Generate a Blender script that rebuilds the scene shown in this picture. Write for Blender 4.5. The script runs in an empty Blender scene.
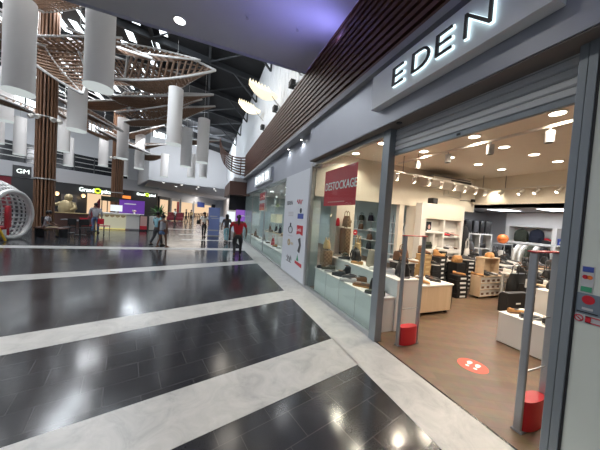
import bpy, bmesh, math, random
from mathutils import Vector, Matrix
random.seed(7)
sc = bpy.context.scene
COL = sc.collection
PI = math.pi
V = Vector

# ------------------------------------------------------------------ materials
def mat(name, color, rough=.5, metal=0., emit=None, estr=0., noise=0., nscale=8., bump=0., bscale=40., spec=.5, coat=0., alpha=None):
    m = bpy.data.materials.new(name); m.use_nodes = True
    nt = m.node_tree; b = nt.nodes['Principled BSDF']
    c = (*color, 1)
    b.inputs['Base Color'].default_value = c
    b.inputs['Roughness'].default_value = rough
    b.inputs['Metallic'].default_value = metal
    b.inputs['Specular IOR Level'].default_value = spec
    b.inputs['Coat Weight'].default_value = coat
    if emit:
        b.inputs['Emission Color'].default_value = (*emit, 1); b.inputs['Emission Strength'].default_value = estr
    tc = nt.nodes.new('ShaderNodeTexCoord')
    if noise:
        n = nt.nodes.new('ShaderNodeTexNoise'); n.inputs['Scale'].default_value = nscale; n.inputs['Detail'].default_value = 4
        nt.links.new(tc.outputs['Object'], n.inputs['Vector'])
        mx = nt.nodes.new('ShaderNodeMix'); mx.data_type = 'RGBA'
        mx.inputs[6].default_value = tuple(x*(1-noise) for x in color)+(1,)
        mx.inputs[7].default_value = tuple(min(1, x*(1+noise)) for x in color)+(1,)
        nt.links.new(n.outputs['Fac'], mx.inputs[0]); nt.links.new(mx.outputs[2], b.inputs['Base Color'])
    if bump:
        n = nt.nodes.new('ShaderNodeTexNoise'); n.inputs['Scale'].default_value = bscale
        nt.links.new(tc.outputs['Object'], n.inputs['Vector'])
        bp = nt.nodes.new('ShaderNodeBump'); bp.inputs['Strength'].default_value = bump; bp.inputs['Distance'].default_value = .01
        nt.links.new(n.outputs['Fac'], bp.inputs['Height']); nt.links.new(bp.outputs['Normal'], b.inputs['Normal'])
    return m

def nodes(m): return m.node_tree.nodes, m.node_tree.links
def glass_mat(name, tint, refl=.9, rough=.02, body=0., bodycol=(1, 1, 1)):
    m = bpy.data.materials.new(name); m.use_nodes = True
    N, L = nodes(m); N.clear()
    out = N.new('ShaderNodeOutputMaterial'); tr = N.new('ShaderNodeBsdfTransparent'); gl = N.new('ShaderNodeBsdfGlossy')
    tr.inputs[0].default_value = (*tint, 1); gl.inputs['Roughness'].default_value = rough
    gl.inputs['Color'].default_value = (refl, refl, refl, 1)
    lw = N.new('ShaderNodeLayerWeight'); lw.inputs['Blend'].default_value = .5
    pw = N.new('ShaderNodeMath'); pw.operation = 'POWER'; pw.inputs[1].default_value = 4.0; L.new(lw.outputs['Facing'], pw.inputs[0])
    fr = N.new('ShaderNodeMath'); fr.operation = 'MULTIPLY_ADD'; fr.inputs[1].default_value = .22; fr.inputs[2].default_value = .02; L.new(pw.outputs[0], fr.inputs[0])
    mx = N.new('ShaderNodeMixShader')
    L.new(fr.outputs[0], mx.inputs[0]); L.new(tr.outputs[0], mx.inputs[1]); L.new(gl.outputs[0], mx.inputs[2])
    last = mx
    if body:
        df = N.new('ShaderNodeBsdfDiffuse'); df.inputs[0].default_value = (*bodycol, 1)
        m2 = N.new('ShaderNodeMixShader'); m2.inputs[0].default_value = body
        L.new(mx.outputs[0], m2.inputs[1]); L.new(df.outputs[0], m2.inputs[2]); last = m2
    L.new(last.outputs[0], out.inputs[0])
    return m
def emit_mat(name, color, s):
    m = bpy.data.materials.new(name); m.use_nodes = True
    N, L = nodes(m); N.clear()
    out = N.new('ShaderNodeOutputMaterial'); e = N.new('ShaderNodeEmission')
    e.inputs[0].default_value = (*color, 1); e.inputs[1].default_value = s
    L.new(e.outputs[0], out.inputs[0]); return m
def fabric_lamp_mat():
    m = bpy.data.materials.new('lamp_fabric'); m.use_nodes = True
    N, L = nodes(m); N.clear()
    out = N.new('ShaderNodeOutputMaterial'); d = N.new('ShaderNodeBsdfDiffuse'); t = N.new('ShaderNodeBsdfTranslucent'); mx = N.new('ShaderNodeMixShader')
    d.inputs[0].default_value = (.72, .71, .70, 1); t.inputs[0].default_value = (.8, .75, .72, 1); mx.inputs[0].default_value = .35
    L.new(d.outputs[0], mx.inputs[1]); L.new(t.outputs[0], mx.inputs[2]); L.new(mx.outputs[0], out.inputs[0]); return m

ROT = .256
def granite_floor():
    m = bpy.data.materials.new('dark_granite_tiles'); m.use_nodes = True
    N, L = nodes(m); b = N['Principled BSDF']
    tc = N.new('ShaderNodeTexCoord'); mp = N.new('ShaderNodeMapping'); mp.inputs['Rotation'].default_value = (0, 0, -ROT)
    mp.inputs['Location'].default_value = (.1, .05, 0)
    L.new(tc.outputs['Object'], mp.inputs[0])
    br = N.new('ShaderNodeTexBrick'); br.inputs['Scale'].default_value = 1
    br.inputs['Brick Width'].default_value = .45; br.inputs['Row Height'].default_value = .29
    br.inputs['Mortar Size'].default_value = .0022; br.inputs['Mortar Smooth'].default_value = .2; br.offset = .37
    br.inputs['Color1'].default_value = (.011, .012, .016, 1); br.inputs['Color2'].default_value = (.020, .021, .026, 1)
    br.inputs['Mortar'].default_value = (.07, .07, .07, 1)
    L.new(mp.outputs[0], br.inputs[0])
    n = N.new('ShaderNodeTexNoise'); n.inputs['Scale'].default_value = 90; n.inputs['Detail'].default_value = 3
    L.new(tc.outputs['Object'], n.inputs[0])
    cr = N.new('ShaderNodeMix'); cr.data_type = 'RGBA'; cr.blend_type = 'ADD'; cr.inputs[0].default_value = 1
    mul = N.new('ShaderNodeMath'); mul.operation = 'MULTIPLY'; mul.inputs[1].default_value = .016
    L.new(n.outputs['Fac'], mul.inputs[0]); L.new(br.outputs['Color'], cr.inputs[6]); L.new(mul.outputs[0], cr.inputs[7])
    L.new(cr.outputs[2], b.inputs['Base Color'])
    n2 = N.new('ShaderNodeTexNoise'); n2.inputs['Scale'].default_value = 1.7; n2.inputs['Detail'].default_value = 5
    L.new(tc.outputs['Object'], n2.inputs[0])
    rg = N.new('ShaderNodeMapRange'); rg.inputs[3].default_value = .09; rg.inputs[4].default_value = .22; b.inputs['Specular IOR Level'].default_value = .6
    L.new(n2.outputs['Fac'], rg.inputs[0]); L.new(rg.outputs[0], b.inputs['Roughness'])
    return m
def marble():
    m = bpy.data.materials.new('white_marble'); m.use_nodes = True
    N, L = nodes(m); b = N['Principled BSDF']
    tc = N.new('ShaderNodeTexCoord')
    n = N.new('ShaderNodeTexNoise'); n.inputs['Scale'].default_value = 3.2; n.inputs['Detail'].default_value = 9; n.inputs['Roughness'].default_value = .68; n.inputs['Distortion'].default_value = 1.2
    L.new(tc.outputs['Object'], n.inputs[0])
    r = N.new('ShaderNodeValToRGB'); e = r.color_ramp.elements
    e[0].position = .28; e[0].color = (.30, .30, .30, 1); e[1].position = .62; e[1].color = (.47, .465, .45, 1)
    x = r.color_ramp.elements.new(.45); x.color = (.40, .40, .39, 1)
    L.new(n.outputs['Fac'], r.inputs[0]); L.new(r.outputs[0], b.inputs['Base Color'])
    b.inputs['Roughness'].default_value = .28
    return m
def vinyl():
    m = bpy.data.materials.new('wood_look_vinyl'); m.use_nodes = True
    N, L = nodes(m); b = N['Principled BSDF']
    tc = N.new('ShaderNodeTexCoord'); br = N.new('ShaderNodeTexBrick'); br.inputs['Scale'].default_value = 1
    br.inputs['Brick Width'].default_value = .9; br.inputs['Row Height'].default_value = .12; br.inputs['Mortar Size'].default_value = .001
    br.inputs['Color1'].default_value = (.150, .094, .058, 1); br.inputs['Color2'].default_value = (.188, .120, .075, 1); br.inputs['Mortar'].default_value = (.09, .05, .03, 1)
    mp = N.new('ShaderNodeMapping'); mp.inputs['Rotation'].default_value = (0, 0, .5)
    L.new(tc.outputs['Object'], mp.inputs[0]); L.new(mp.outputs[0], br.inputs[0])
    n = N.new('ShaderNodeTexNoise'); n.inputs['Scale'].default_value = 9; n.inputs['Detail'].default_value = 6; L.new(mp.outputs[0], n.inputs[0])
    mx = N.new('ShaderNodeMix'); mx.data_type = 'RGBA'; mx.blend_type = 'MULTIPLY'; mx.inputs[0].default_value = .55
    L.new(br.outputs[0], mx.inputs[6]); L.new(n.outputs['Color'], mx.inputs[7])
    mm = N.new('ShaderNodeMix'); mm.data_type = 'RGBA'; mm.blend_type = 'MULTIPLY'; mm.inputs[0].default_value = 1
    mm.inputs[7].default_value = (1.16, 1.13, 1.10, 1)
    L.new(mx.outputs[2], mm.inputs[6]); L.new(mm.outputs[2], b.inputs['Base Color'])
    b.inputs['Roughness'].default_value = .42
    return m
def wood(name, c1, c2, scale=(30, 30, 1.5), rough=.5):
    m = bpy.data.materials.new(name); m.use_nodes = True
    N, L = nodes(m); b = N['Principled BSDF']
    tc = N.new('ShaderNodeTexCoord'); mp = N.new('ShaderNodeMapping'); mp.inputs['Scale'].default_value = scale
    n = N.new('ShaderNodeTexNoise'); n.inputs['Scale'].default_value = 1; n.inputs['Detail'].default_value = 5
    L.new(tc.outputs['Object'], mp.inputs[0]); L.new(mp.outputs[0], n.inputs[0])
    mx = N.new('ShaderNodeMix'); mx.data_type = 'RGBA'; mx.inputs[6].default_value = (*c1, 1); mx.inputs[7].default_value = (*c2, 1)
    L.new(n.outputs['Fac'], mx.inputs[0]); L.new(mx.outputs[2], b.inputs['Base Color']); b.inputs['Roughness'].default_value = rough
    return m
def monogram():
    m = bpy.data.materials.new('patterned_brown_canvas'); m.use_nodes = True
    N, L = nodes(m); b = N['Principled BSDF']
    tc = N.new('ShaderNodeTexCoord'); ck = N.new('ShaderNodeTexChecker'); ck.inputs['Scale'].default_value = 22
    ck.inputs[1].default_value = (.17, .10, .055, 1); ck.inputs[2].default_value = (.26, .17, .10, 1)
    L.new(tc.outputs['Object'], ck.inputs[0]); L.new(ck.outputs[0], b.inputs['Base Color']); b.inputs['Roughness'].default_value = .6
    return m

M = dict(
 granite=granite_floor(), marble=marble(), vinyl=vinyl(),
 ceil=mat('soffit_plaster', (.62, .62, .63), .8, noise=.05, nscale=2),
 fascia=mat('blue_grey_metal', (.37, .39, .445), .36, .1, noise=.05, nscale=3),
 frame=mat('grey_aluminium', (.25, .28, .30), .38, .35),
 framelite=mat('light_aluminium', (.42, .43, .44), .35, .7),
 soffit=mat('brown_grey_soffit', (.20, .175, .16), .7),
 shutter=mat('shutter_steel', (.62, .635, .65), .4, 0.),
 slat=wood('dark_wood_slat', (.095, .040, .026), (.17, .075, .046), (4, 4, 4), .55),
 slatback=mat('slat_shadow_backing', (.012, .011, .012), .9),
 ledge=mat('grey_ledge', (.36, .36, .37), .6),
 signbox=mat('sign_box_grey', (.80, .83, .86), .45, noise=.03),
 letter=mat('dark_letter', (.012, .013, .014), .4),
 halo=emit_mat('halo_led', (.74, .94, 1.0), 1.8),
 glass=glass_mat('clear_glass', (.92, .96, .95), .8),
 glassfar=glass_mat('pale_glass', (.90, .94, .93), .85, .02, .03, (.6, .7, .7)),
 doorglass=mat('frosted_green_glass', (.62, .66, .60), .3, noise=.06, nscale=3),
 white=mat('white_laminate', (.76, .74, .70), .45),
 whitewall=mat('white_paint', (.74, .735, .73), .8, noise=.03),
 cream=mat('cream_paint', (.76, .70, .60), .8, noise=.03),
 shopceil=mat('shop_ceiling_paint', (.84, .76, .66), .85, noise=.03),
 shopgrey=mat('cool_grey_paint', (.44, .435, .45), .8),
 teal=mat('pale_teal_panel', (.64, .67, .65), .35),
 tealpaint=mat('pale_teal_paint', (.52, .62, .63), .7),
 corr=mat('white_sheet', (.82, .85, .88), .5),
 roof=mat('black_roof_deck', (.009, .010, .012), .7, noise=.4, nscale=1.5),
 beam=mat('dark_steel', (.05, .055, .062), .5, .3),
 greysteel=mat('pale_steel', (.50, .50, .49), .5, .2),
 rim=mat('pale_rim_steel', (.42, .41, .395), .5, .1),
 cwood=wood('column_wood', (.15, .072, .038), (.25, .13, .072), (18, 18, 1), .5),
 pwood=wood('canopy_wood', (.15, .085, .052), (.25, .15, .095), (9, 9, 9), .55),
 fabric=fabric_lamp_mat(),
 lampring=emit_mat('lamp_rim_light', (.88, .95, .94), .62),
 lampinner=mat('lamp_inner_plate', (.16, .17, .17), .5),
 led=emit_mat('led_white', (1, .98, .94), 9.),
 warmled=emit_mat('led_warm', (1, .86, .66), 16.),
 panel=emit_mat('led_panel_cool', (.86, .93, 1.0), 6.),
 sky=emit_mat('daylight_pane', (.88, .95, 1.0), 3.2),
 leaf=mat('feather_lamp_white', (.80, .74, .62), .6, emit=(1, .87, .62), estr=.85),
 red=mat('red_print', (.50, .016, .030), .45),
 redgate=mat('red_plastic', (.52, .018, .028), .4, noise=.06),
 redshirt=mat('red_cotton', (.46, .02, .03), .9),
 sticker=mat('red_orange_sticker', (.78, .10, .06), .5),
 paperwhite=mat('white_print', (.82, .82, .80), .5),
 whiteletter=emit_mat('lit_white_letter', (.9, 1, .96), 2.2),
 lime=emit_mat('lit_lime', (.62, .85, .05), 1.8),
 pinewood=wood('pale_oak_board', (.56, .40, .25), (.70, .53, .36), (14, 14, 1.2), .5),
 kraft=mat('tan_card', (.42, .27, .12), .8),
 black=mat('black_matte', (.012, .012, .013), .55),
 blackcloth=mat('black_cloth', (.014, .014, .016), .9, bump=.3),
 blacksatin=mat('black_leather', (.014, .014, .015), .35),
 darkgrey=mat('charcoal', (.05, .05, .055), .6),
 midgrey=mat('mid_grey', (.22, .22, .23), .6),
 palegrey=mat('pale_grey', (.48, .48, .49), .6),
 tan=mat('tan_suede', (.46, .23, .08), .75), brown=mat('brown_leather', (.16, .075, .035), .5),
 navy=mat('navy_cloth', (.010, .013, .028), .85), olive=mat('olive_cloth', (.035, .040, .026), .85),
 greige=mat('stone_canvas', (.30, .26, .20), .8), straw=mat('straw', (.55, .40, .20), .8),
 orange=mat('orange_rubber', (.75, .17, .03), .5), pinkish=mat('dusty_rose_shell', (.32, .15, .14), .4),
 offwhite=mat('off_white', (.72, .69, .64), .6), rose=mat('blush', (.60, .36, .32), .6),
 blue=mat('blue_print', (.04, .07, .30), .5), teale=mat('teal_cotton', (.22, .42, .48), .9),
 denim=mat('denim', (.10, .16, .28), .9), greycotton=mat('grey_cotton', (.34, .34, .36), .9),
 skinA=mat('brown_skin', (.14, .065, .038), .55), hair=mat('black_hair', (.010, .009, .009), .6),
 khaki=mat('khaki', (.33, .27, .17), .9), mono=monogram(),
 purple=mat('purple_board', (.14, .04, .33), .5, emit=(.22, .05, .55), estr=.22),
 gold=mat('gold_paint', (.50, .40, .22), .4, .3, noise=.2, nscale=14),
 tinsel=mat('silver_tinsel', (.66, .66, .65), .5, .35, noise=.35, nscale=60, bump=.8, bscale=90),
 yellow=mat('yellow_paint', (.72, .45, .03), .5), cream2=mat('cream_panel', (.80, .76, .55), .5, emit=(1, .95, .65), estr=.15),
 plant=mat('leaf_green', (.05, .14, .035), .6, noise=.3), pot=mat('dark_pot', (.06, .05, .05), .6),
 screen=emit_mat('lit_screen', (.85, .92, .95), 1.1), lilac=emit_mat('lit_purple_poster', (.34, .14, .62), .8),
 bluebanner=mat('blue_banner', (.20, .26, .52), .5),
 greenpatch=mat('green_label', (.05, .30, .16), .5), shopglow=emit_mat('lit_shop_interior', (1, .70, .44), .95),
 orangeglow=emit_mat('lit_orange_panel', (1, .28, .06), 1.3), winedark=mat('wine_cloth', (.16, .02, .03), .9),
 upperwall=mat('pale_grey_wall', (.58, .59, .61), .85, noise=.03, nscale=.5),
 greyband=mat('grey_band_wall', (.44, .44, .46), .8), darkglass=mat('dark_glazing', (.012, .014, .018), .12),
 shopdark=mat('black_shop_fascia', (.012, .012, .014), .45), brownbox=mat('brown_laminate', (.10, .05, .038), .55),
 mallblue=emit_mat('added_blue_violet_led', (.30, .26, 1.0), 14.), signpanel=mat('white_vinyl_panel', (.62, .65, .70), .4),
)

# ------------------------------------------------------------------ mesh builder
class MB:
    def __init__(s): s.v = []; s.f = []
    def add(s, vs, fs):
        o = len(s.v); s.v += [tuple(p) for p in vs]; s.f += [tuple(i+o for i in f) for f in fs]; return s
    def box(s, x0, x1, y0, y1, z0, z1, mx=None):
        vs = [V((x, y, z)) for x in (x0, x1) for y in (y0, y1) for z in (z0, z1)]
        if mx: vs = [mx @ p for p in vs]
        return s.add(vs, [(0, 1, 3, 2), (4, 6, 7, 5), (0, 4, 5, 1), (2, 3, 7, 6), (0, 2, 6, 4), (1, 5, 7, 3)])
    def loft(s, rings, c0=True, c1=True):
        n = len(rings[0]); vs = [p for r in rings for p in r]; fs = []
        for i in range(len(rings)-1):
            for j in range(n):
                k = (j+1) % n; fs.append((i*n+j, i*n+k, (i+1)*n+k, (i+1)*n+j))
        if c0: fs.append(tuple(range(n))[::-1])
        if c1: fs.append(tuple((len(rings)-1)*n+j for j in range(n)))
        return s.add(vs, fs)
    def cyl(s, p0, p1, r0, r1=None, n=12, caps=True):
        p0, p1 = V(p0), V(p1); r1 = r0 if r1 is None else r1
        d = (p1-p0).normalized(); a = d.orthogonal().normalized(); b = d.cross(a)
        rs = [[p+(a*math.cos(t)+b*math.sin(t))*r for t in [2*PI*k/n for k in range(n)]] for p, r in ((p0, r0), (p1, r1))]
        return s.loft(rs, caps, caps)
    def tube(s, pts, r, n=6):
        pts = [V(p) for p in pts]; rs = []; a = None
        for i, p in enumerate(pts):
            d = (pts[min(i+1, len(pts)-1)]-pts[max(i-1, 0)]).normalized()
            a = d.orthogonal().normalized() if a is None else (a-d*a.dot(d)).normalized()
            b = d.cross(a); rr = r[i] if isinstance(r, (list, tuple)) else r
            rs.append([p+(a*math.cos(t)+b*math.sin(t))*rr for t in [2*PI*k/n for k in range(n)]])
        return s.loft(rs)
    def lathe(s, prof, n=20, c=(0, 0, 0)):
        c = V(c)
        return s.loft([[c+V((r*math.cos(2*PI*k/n), r*math.sin(2*PI*k/n), z)) for k in range(n)] for r, z in prof])
    def ell(s, c, r, nu=14, nv=8):
        prof = [(max(1e-3, math.cos(-PI/2+PI*i/nv)), math.sin(-PI/2+PI*i/nv)) for i in range(nv+1)]
        c = V(c)
        return s.loft([[c+V((a*math.cos(2*PI*k/nu)*r[0], a*math.sin(2*PI*k/nu)*r[1], b*r[2])) for k in range(nu)] for a, b in prof])
    def prism(s, poly, d):
        d = V(d); n = len(poly); vs = [V(p) for p in poly]+[V(p)+d for p in poly]
        return s.add(vs, [tuple(range(n))[::-1], tuple(range(n, 2*n))]+[(i, (i+1) % n, (i+1) % n+n, i+n) for i in range(n)])
    def quad(s, *p): return s.add(p, [tuple(range(len(p)))])
    def build(s, name, m, parent=None, smooth=False, bevel=0., loc=None):
        me = bpy.data.meshes.new(name); me.from_pydata(s.v, [], s.f)
        bm = bmesh.new(); bm.from_mesh(me); bmesh.ops.recalc_face_normals(bm, faces=bm.faces); bm.to_mesh(me); bm.free()
        me.materials.append(M[m] if isinstance(m, str) else m)
        if smooth:
            for p in me.polygons: p.use_smooth = True
            me.set_sharp_from_angle(angle=.7)
        o = bpy.data.objects.new(name, me); COL.objects.link(o)
        if parent: o.parent = parent
        if loc: o.location = loc
        if bevel:
            b = o.modifiers.new('bevel', 'BEVEL'); b.width = bevel; b.segments = 2; b.limit_method = 'ANGLE'
        return o
def sring(cx, cy, z, rx, ry, n=20, p=4.):
    out = []
    for k in range(n):
        t = 2*PI*k/n; c, s_ = math.cos(t), math.sin(t)
        out.append(V((cx+rx*math.copysign(abs(c)**(2/p), c), cy+ry*math.copysign(abs(s_)**(2/p), s_), z)))
    return out
def bx(*a): return MB().box(*a)

def tag(o, label, cat, group=None):
    o['label'] = label; o['category'] = cat
    if group: o['group'] = group
    return o
def thing(name, label, cat, loc=(0, 0, 0), rz=0., group=None):
    o = bpy.data.objects.new(name, None); COL.objects.link(o); o.location = loc; o.rotation_euler = (0, 0, rz)
    o.empty_display_size = .1
    return tag(o, label, cat, group)
def struct(name, mb, m, **k):
    o = mb.build(name, m, **k); o['kind'] = 'structure'; return o
def copy_tree(o, parent=None):
    c = o.copy(); COL.objects.link(c)
    if parent: c.parent = parent
    for ch in list(o.children): copy_tree(ch, c)
    return c
def dup(root, loc, rz=0., label=None, group=None, scale=None, rot=None):
    c = copy_tree(root); c.location = loc; c.rotation_euler = rot or (0, 0, rz)
    if label: c['label'] = label
    if group: c['group'] = group
    if scale: c.scale = (scale,)*3 if not isinstance(scale, tuple) else scale
    return c
def text_mb(body, size, O, U, W, depth=.004, offset=0., align='LEFT', squash=1.):
    cu = bpy.data.curves.new('t', 'FONT'); cu.body = body; cu.size = size; cu.extrude = depth/2; cu.offset = offset; cu.align_x = align; cu.resolution_u = 4
    ob = bpy.data.objects.new('t', cu); COL.objects.link(ob); bpy.context.view_layer.update()
    me = bpy.data.meshes.new_from_object(ob.evaluated_get(bpy.context.evaluated_depsgraph_get()))
    O, U, W = V(O), V(U), V(W); Nn = U.cross(W)
    mb = MB(); mb.add([O+U*(v.co.x*squash)+W*v.co.y+Nn*v.co.z for v in me.vertices], [tuple(p.vertices) for p in me.polygons])
    bpy.data.objects.remove(ob); bpy.data.curves.remove(cu); bpy.data.meshes.remove(me)
    return mb
ORD = ['first', 'second', 'third', 'fourth', 'fifth', 'sixth', 'seventh', 'eighth', 'ninth', 'tenth', 'eleventh', 'twelfth', 'thirteenth', 'fourteenth', 'fifteenth', 'sixteenth']

def light(kind, loc, energy, color=(1, 1, 1), size=.2, spot=None, blend=.6, direction=(0, 0, -1), sy=None):
    l = bpy.data.lights.new(kind.lower()+'_lamp', kind); l.energy = energy; l.color = color
    if kind == 'AREA':
        l.size = size
        if sy: l.shape = 'RECTANGLE'; l.size_y = sy
    else: l.shadow_soft_size = size
    if kind == 'SPOT': l.spot_size = spot; l.spot_blend = blend
    o = bpy.data.objects.new(l.name, l); COL.objects.link(o); o.location = loc
    o.rotation_euler = V(direction).to_track_quat('-Z', 'Y').to_euler()
    return o
# ------------------------------------------------------------------ floor
struct('floor', bx(-60, 2.43, -12, 100, -.1, 0), 'granite')
struct('floor_shop', bx(2.43, 14, -4, 17, -.1, .002), 'vinyl')
def strip(p): return MB().prism([V((x, y, 0)) for x, y in p], (0, 0, .003))
n = 1
def st(p, name=None):
    global n
    struct('trim_%d' % n, strip(p), 'marble'); n += 1
# marble border along the shop fronts and the strips that cross the hall
st([(1.83, -8), (2.40, -8), (2.40, 17), (1.80, 17)])
def xstrip(x1, ya, yb, xl, yla, ylb): st([(xl, yla), (x1, ya), (x1, yb), (xl, ylb)])
k1 = math.tan(.247)
xstrip(1.83, 3.01, 2.37, -16, 3.01-k1*17.83, 2.37-k1*17.83)
k2 = math.tan(.285)
xstrip(1.83, 5.29, 4.72, -16, 5.29-k2*17.83, 4.72-k2*17.83)
k3 = math.tan(.275)
xstrip(1.83, 8.98, 8.41, -16, 8.98-k3*17.83, 8.41-k3*17.83)
xstrip(1.80, 12.0, 11.35, -30, 12.15, 11.55)
xstrip(1.80, 15.4, 14.9, -1.2, 15.5, 15.0)
xstrip(1.80, 18.6, 18.1, -1.6, 18.7, 18.2)
xstrip(1.80, 23.2, 22.6, -3.2, 23.3, 22.7)

# ------------------------------------------------------------------ soffit over the camera
struct('ceiling', bx(-14, 2.45, -9, 5.9, 5.44, 5.75), 'ceil')
def downlight(loc, label, r=.10, mat_='led', ring='white', group='recessed downlights in the soffit'):
    t = thing('recessed_downlight', label, 'ceiling light', loc, 0, group)
    MB().lathe([(r*1.25, 0), (r*1.25, -.012), (r, -.016), (r, 0)], 20).build('trim_ring', ring, t, True)
    MB().cyl((0, 0, -.004), (0, 0, -.014), r*.98, n=20).build('lens', mat_, t)
    return t
d0 = downlight((-.65, 5.46, 5.44), 'only round downlight visible in the grey soffit overhead')
light('SPOT', (-.65, 5.46, 5.40), 170, (1, .97, .93), .06, 2.2)
for i, (x, y) in enumerate([(-.65, 2.6), (-.65, -.3), (-3.6, 5.4), (-3.6, 2.6), (-6.6, 5.4), (-6.6, 2.6), (-3.6, -.3)]):
    dup(d0, (x, y, 5.44), label='recessed downlight in the grey soffit above the camera')
    light('SPOT', (x, y, 5.40), 170, (1, .97, .93), .06, 2.2)
# small sprinkler heads under the soffit
for i, (x, y) in enumerate([(.55, 4.75), (1.5, 4.6)]):
    t = thing('sprinkler_head', ['larger sprinkler rose in the middle of the grey soffit', 'smaller sprinkler rose in the blue lit part of the soffit'][i], 'sprinkler', (x, y, 5.44), 0, 'soffit sprinklers')
    MB().lathe([(.045, 0), (.045, -.008), (.012, -.01), (.012, -.05)], 12).build('escutcheon', 'ceil', t, True)
    MB().lathe([(.03, -.05), (.03, -.056)], 10).build('deflector', 'greysteel', t)

# ------------------------------------------------------------------ slatted cladding over the shop fronts
t = thing('slatted_cladding', 'long dark brown horizontal slat cladding above the shop fronts', 'cladding', (2.2, 0, 4.0))
MB().box(.06, .20, -6, 15.6, 0, 1.36).build('backing_board', 'slatback', t)
MB().box(0, .04, -6, 15.6, 1.362, 1.415).build('top_slat', 'slat', t)
for k in range(11):
    z = .012+k*.123
    MB().box(0, .05, -6, 15.6, z, z+.070).build('slat', 'slat', t)
MB().box(0, .06, 15.6, 15.66, 0, 1.36).build('end_slat', 'slat', t)
# blue-violet LED line added in the slot by the cladding to tint the soffit
t = thing('added_led_strip', 'added blue violet light line along the top of the brown slat cladding', 'light strip', (2.27, 0, 5.366))
MB().box(0, .03, -6, 5.8, 0, .012).build('diffuser', 'mallblue', t)
MB().box(-.005, .13, -6, 5.8, -.006, 0).build('channel', 'greysteel', t)
for y in (-2.5, 1., 4.2):
    light('AREA', (2.12, y, 5.12), 17, (.33, .31, 1.0), .10, direction=(-.6, 0, 1), sy=3.2)  # added area lamps, unseen, that wash the soffit blue violet
struct('ceiling_ledge', bx(2.16, 2.62, -6, 15.66, 3.90, 4.0), 'ledge')
# corrugated white wall above
mb = MB()
y = 5.9
while y < 41:
    mb.box(3.0, 3.06, y, y+.40, 5.3, 10.95); mb.box(3.03, 3.10, y+.40, y+.46, 5.3, 10.95); y += .46
struct('wall_upper', mb, 'corr')
struct('ceiling_upper', bx(2.42, 3.0, 5.9, 15.1, 5.2, 5.36), 'ledge')

# feather shaped lamps and black spotlights on the white wall
def feather(loc, label):
    """leaf shaped glowing shade standing out from the wall, serrated along its upper edge"""
    t = thing('feather_lamp', label, 'wall lamp', loc, 0, 'feather lamps on the white wall')
    n_ = 18; top = []; mid = []; bot = []
    for i in range(n_+1):
        u = i/n_; w = .30*math.sin(PI*(.06+.9*u))**.7; c = V((-1.25*u, .25*u+.25*math.sin(PI*u), .12+.42*u))
        sp = .17 if i % 2 and i > 3 else 0
        top.append(c+V((-.12*sp, .3*w, w+sp*.9))); mid.append(c+V((0, -.28*w-.10, 0))); bot.append(c+V((0, .3*w, -w*.8)))
    vs = top+mid+bot; m_ = n_+1; fs = []
    for i in range(n_):
        fs += [(i, i+1, m_+i+1, m_+i), (m_+i, m_+i+1, 2*m_+i+1, 2*m_+i)]
    mb = MB(); vs2 = [p+V((0, .03, 0)) for p in vs]; o = len(vs)
    mb.add(vs+vs2, fs+[tuple(j+o for j in f)[::-1] for f in fs]+[(i, i+o, i+1+o, i+1) for i in range(n_)]+[(2*m_+i, 2*m_+i+1, 2*m_+i+1+o, 2*m_+i+o) for i in range(n_)])
    mb.build('feather_shade', 'leaf', t)
    MB().tube([(.235, .05, -.35), (.0, .05, -.15), (-.25, .05, .12)], .025).build('bracket', 'greysteel', t)
    return t
fl = feather((2.75, 10.7, 6.95), 'glowing white feather lamp, middle of the three on the white wall')
dup(fl, (2.75, 14.6, 7.75), label='glowing white feather lamp, farthest of the three on the white wall')
dup(fl, (2.75, 8.3, 7.2), label='glowing white feather lamp, nearest, cut by the soffit edge')
for i, y in enumerate((8.9, 11.3, 14.0)):
    t = thing('wall_spotlight', ['nearest', 'middle', 'farthest'][i]+' black spotlight on the foot of the white wall', 'spotlight', (2.86, y, 6.62), 0, 'black spotlights along the white wall')
    MB().tube([(.14, 0, 0), (0, 0, 0), (0, 0, .06)], .03).build('arm', 'black', t)
    MB().box(-.13, .07, -.16, .16, .04, .28).build('head', 'black', t, bevel=.02)
    light('POINT', (1.3, y+.6, 7.4), 40, (1, .92, .8), .4)

# ------------------------------------------------------------------ roof
def roofz(x): return 11.05+(3-x)*.14
mb = MB(); mb.quad((3.1, 5.9, roofz(3.1)), (3.1, 60, roofz(3.1)), (-40, 60, roofz(-40)), (-40, 5.9, roofz(-40)))
mb.quad((3.1, 5.9, roofz(3.1)+.25), (3.1, 60, roofz(3.1)+.25), (-40, 60, roofz(-40)+.25), (-40, 5.9, roofz(-40)+.25))
struct('roof', mb, 'roof')
mb = MB().quad((-14, 5.88, 5.4), (3.1, 5.88, 5.4), (3.1, 5.88, roofz(3.1)+.2), (-14, 5.88, roofz(-14)+.2))
mb.quad((-14, 5.84, 5.4), (3.1, 5.84, 5.4), (3.1, 5.84, roofz(3.1)+.2), (-14, 5.84, roofz(-14)+.2))
struct('wall_over_soffit', mb, 'upperwall')
def beam(a, b, w, h, name='roof_beam', m='beam', lab=None):
    a, b = V(a), V(b); d = (b-a); u = d.normalized(); s_ = u.cross(V((0, 0, 1))).normalized()*w/2
    p = [a-s_, a+s_, a+s_-V((0, 0, h)), a-s_-V((0, 0, h))]
    o = MB().prism(p, d).build(name, m); o['kind'] = 'structure'; return o
for y in (9, 13, 17, 21, 25, 29, 33, 37): beam((3.0, y, roofz(3)), (-32, y, roofz(-32)), .16, .34)
for x in (-.2, -3.4, -6.8, -10.2): beam((x, 6, roofz(x)-.02), (x, 40, roofz(x)-.02), .14, .28)
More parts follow.
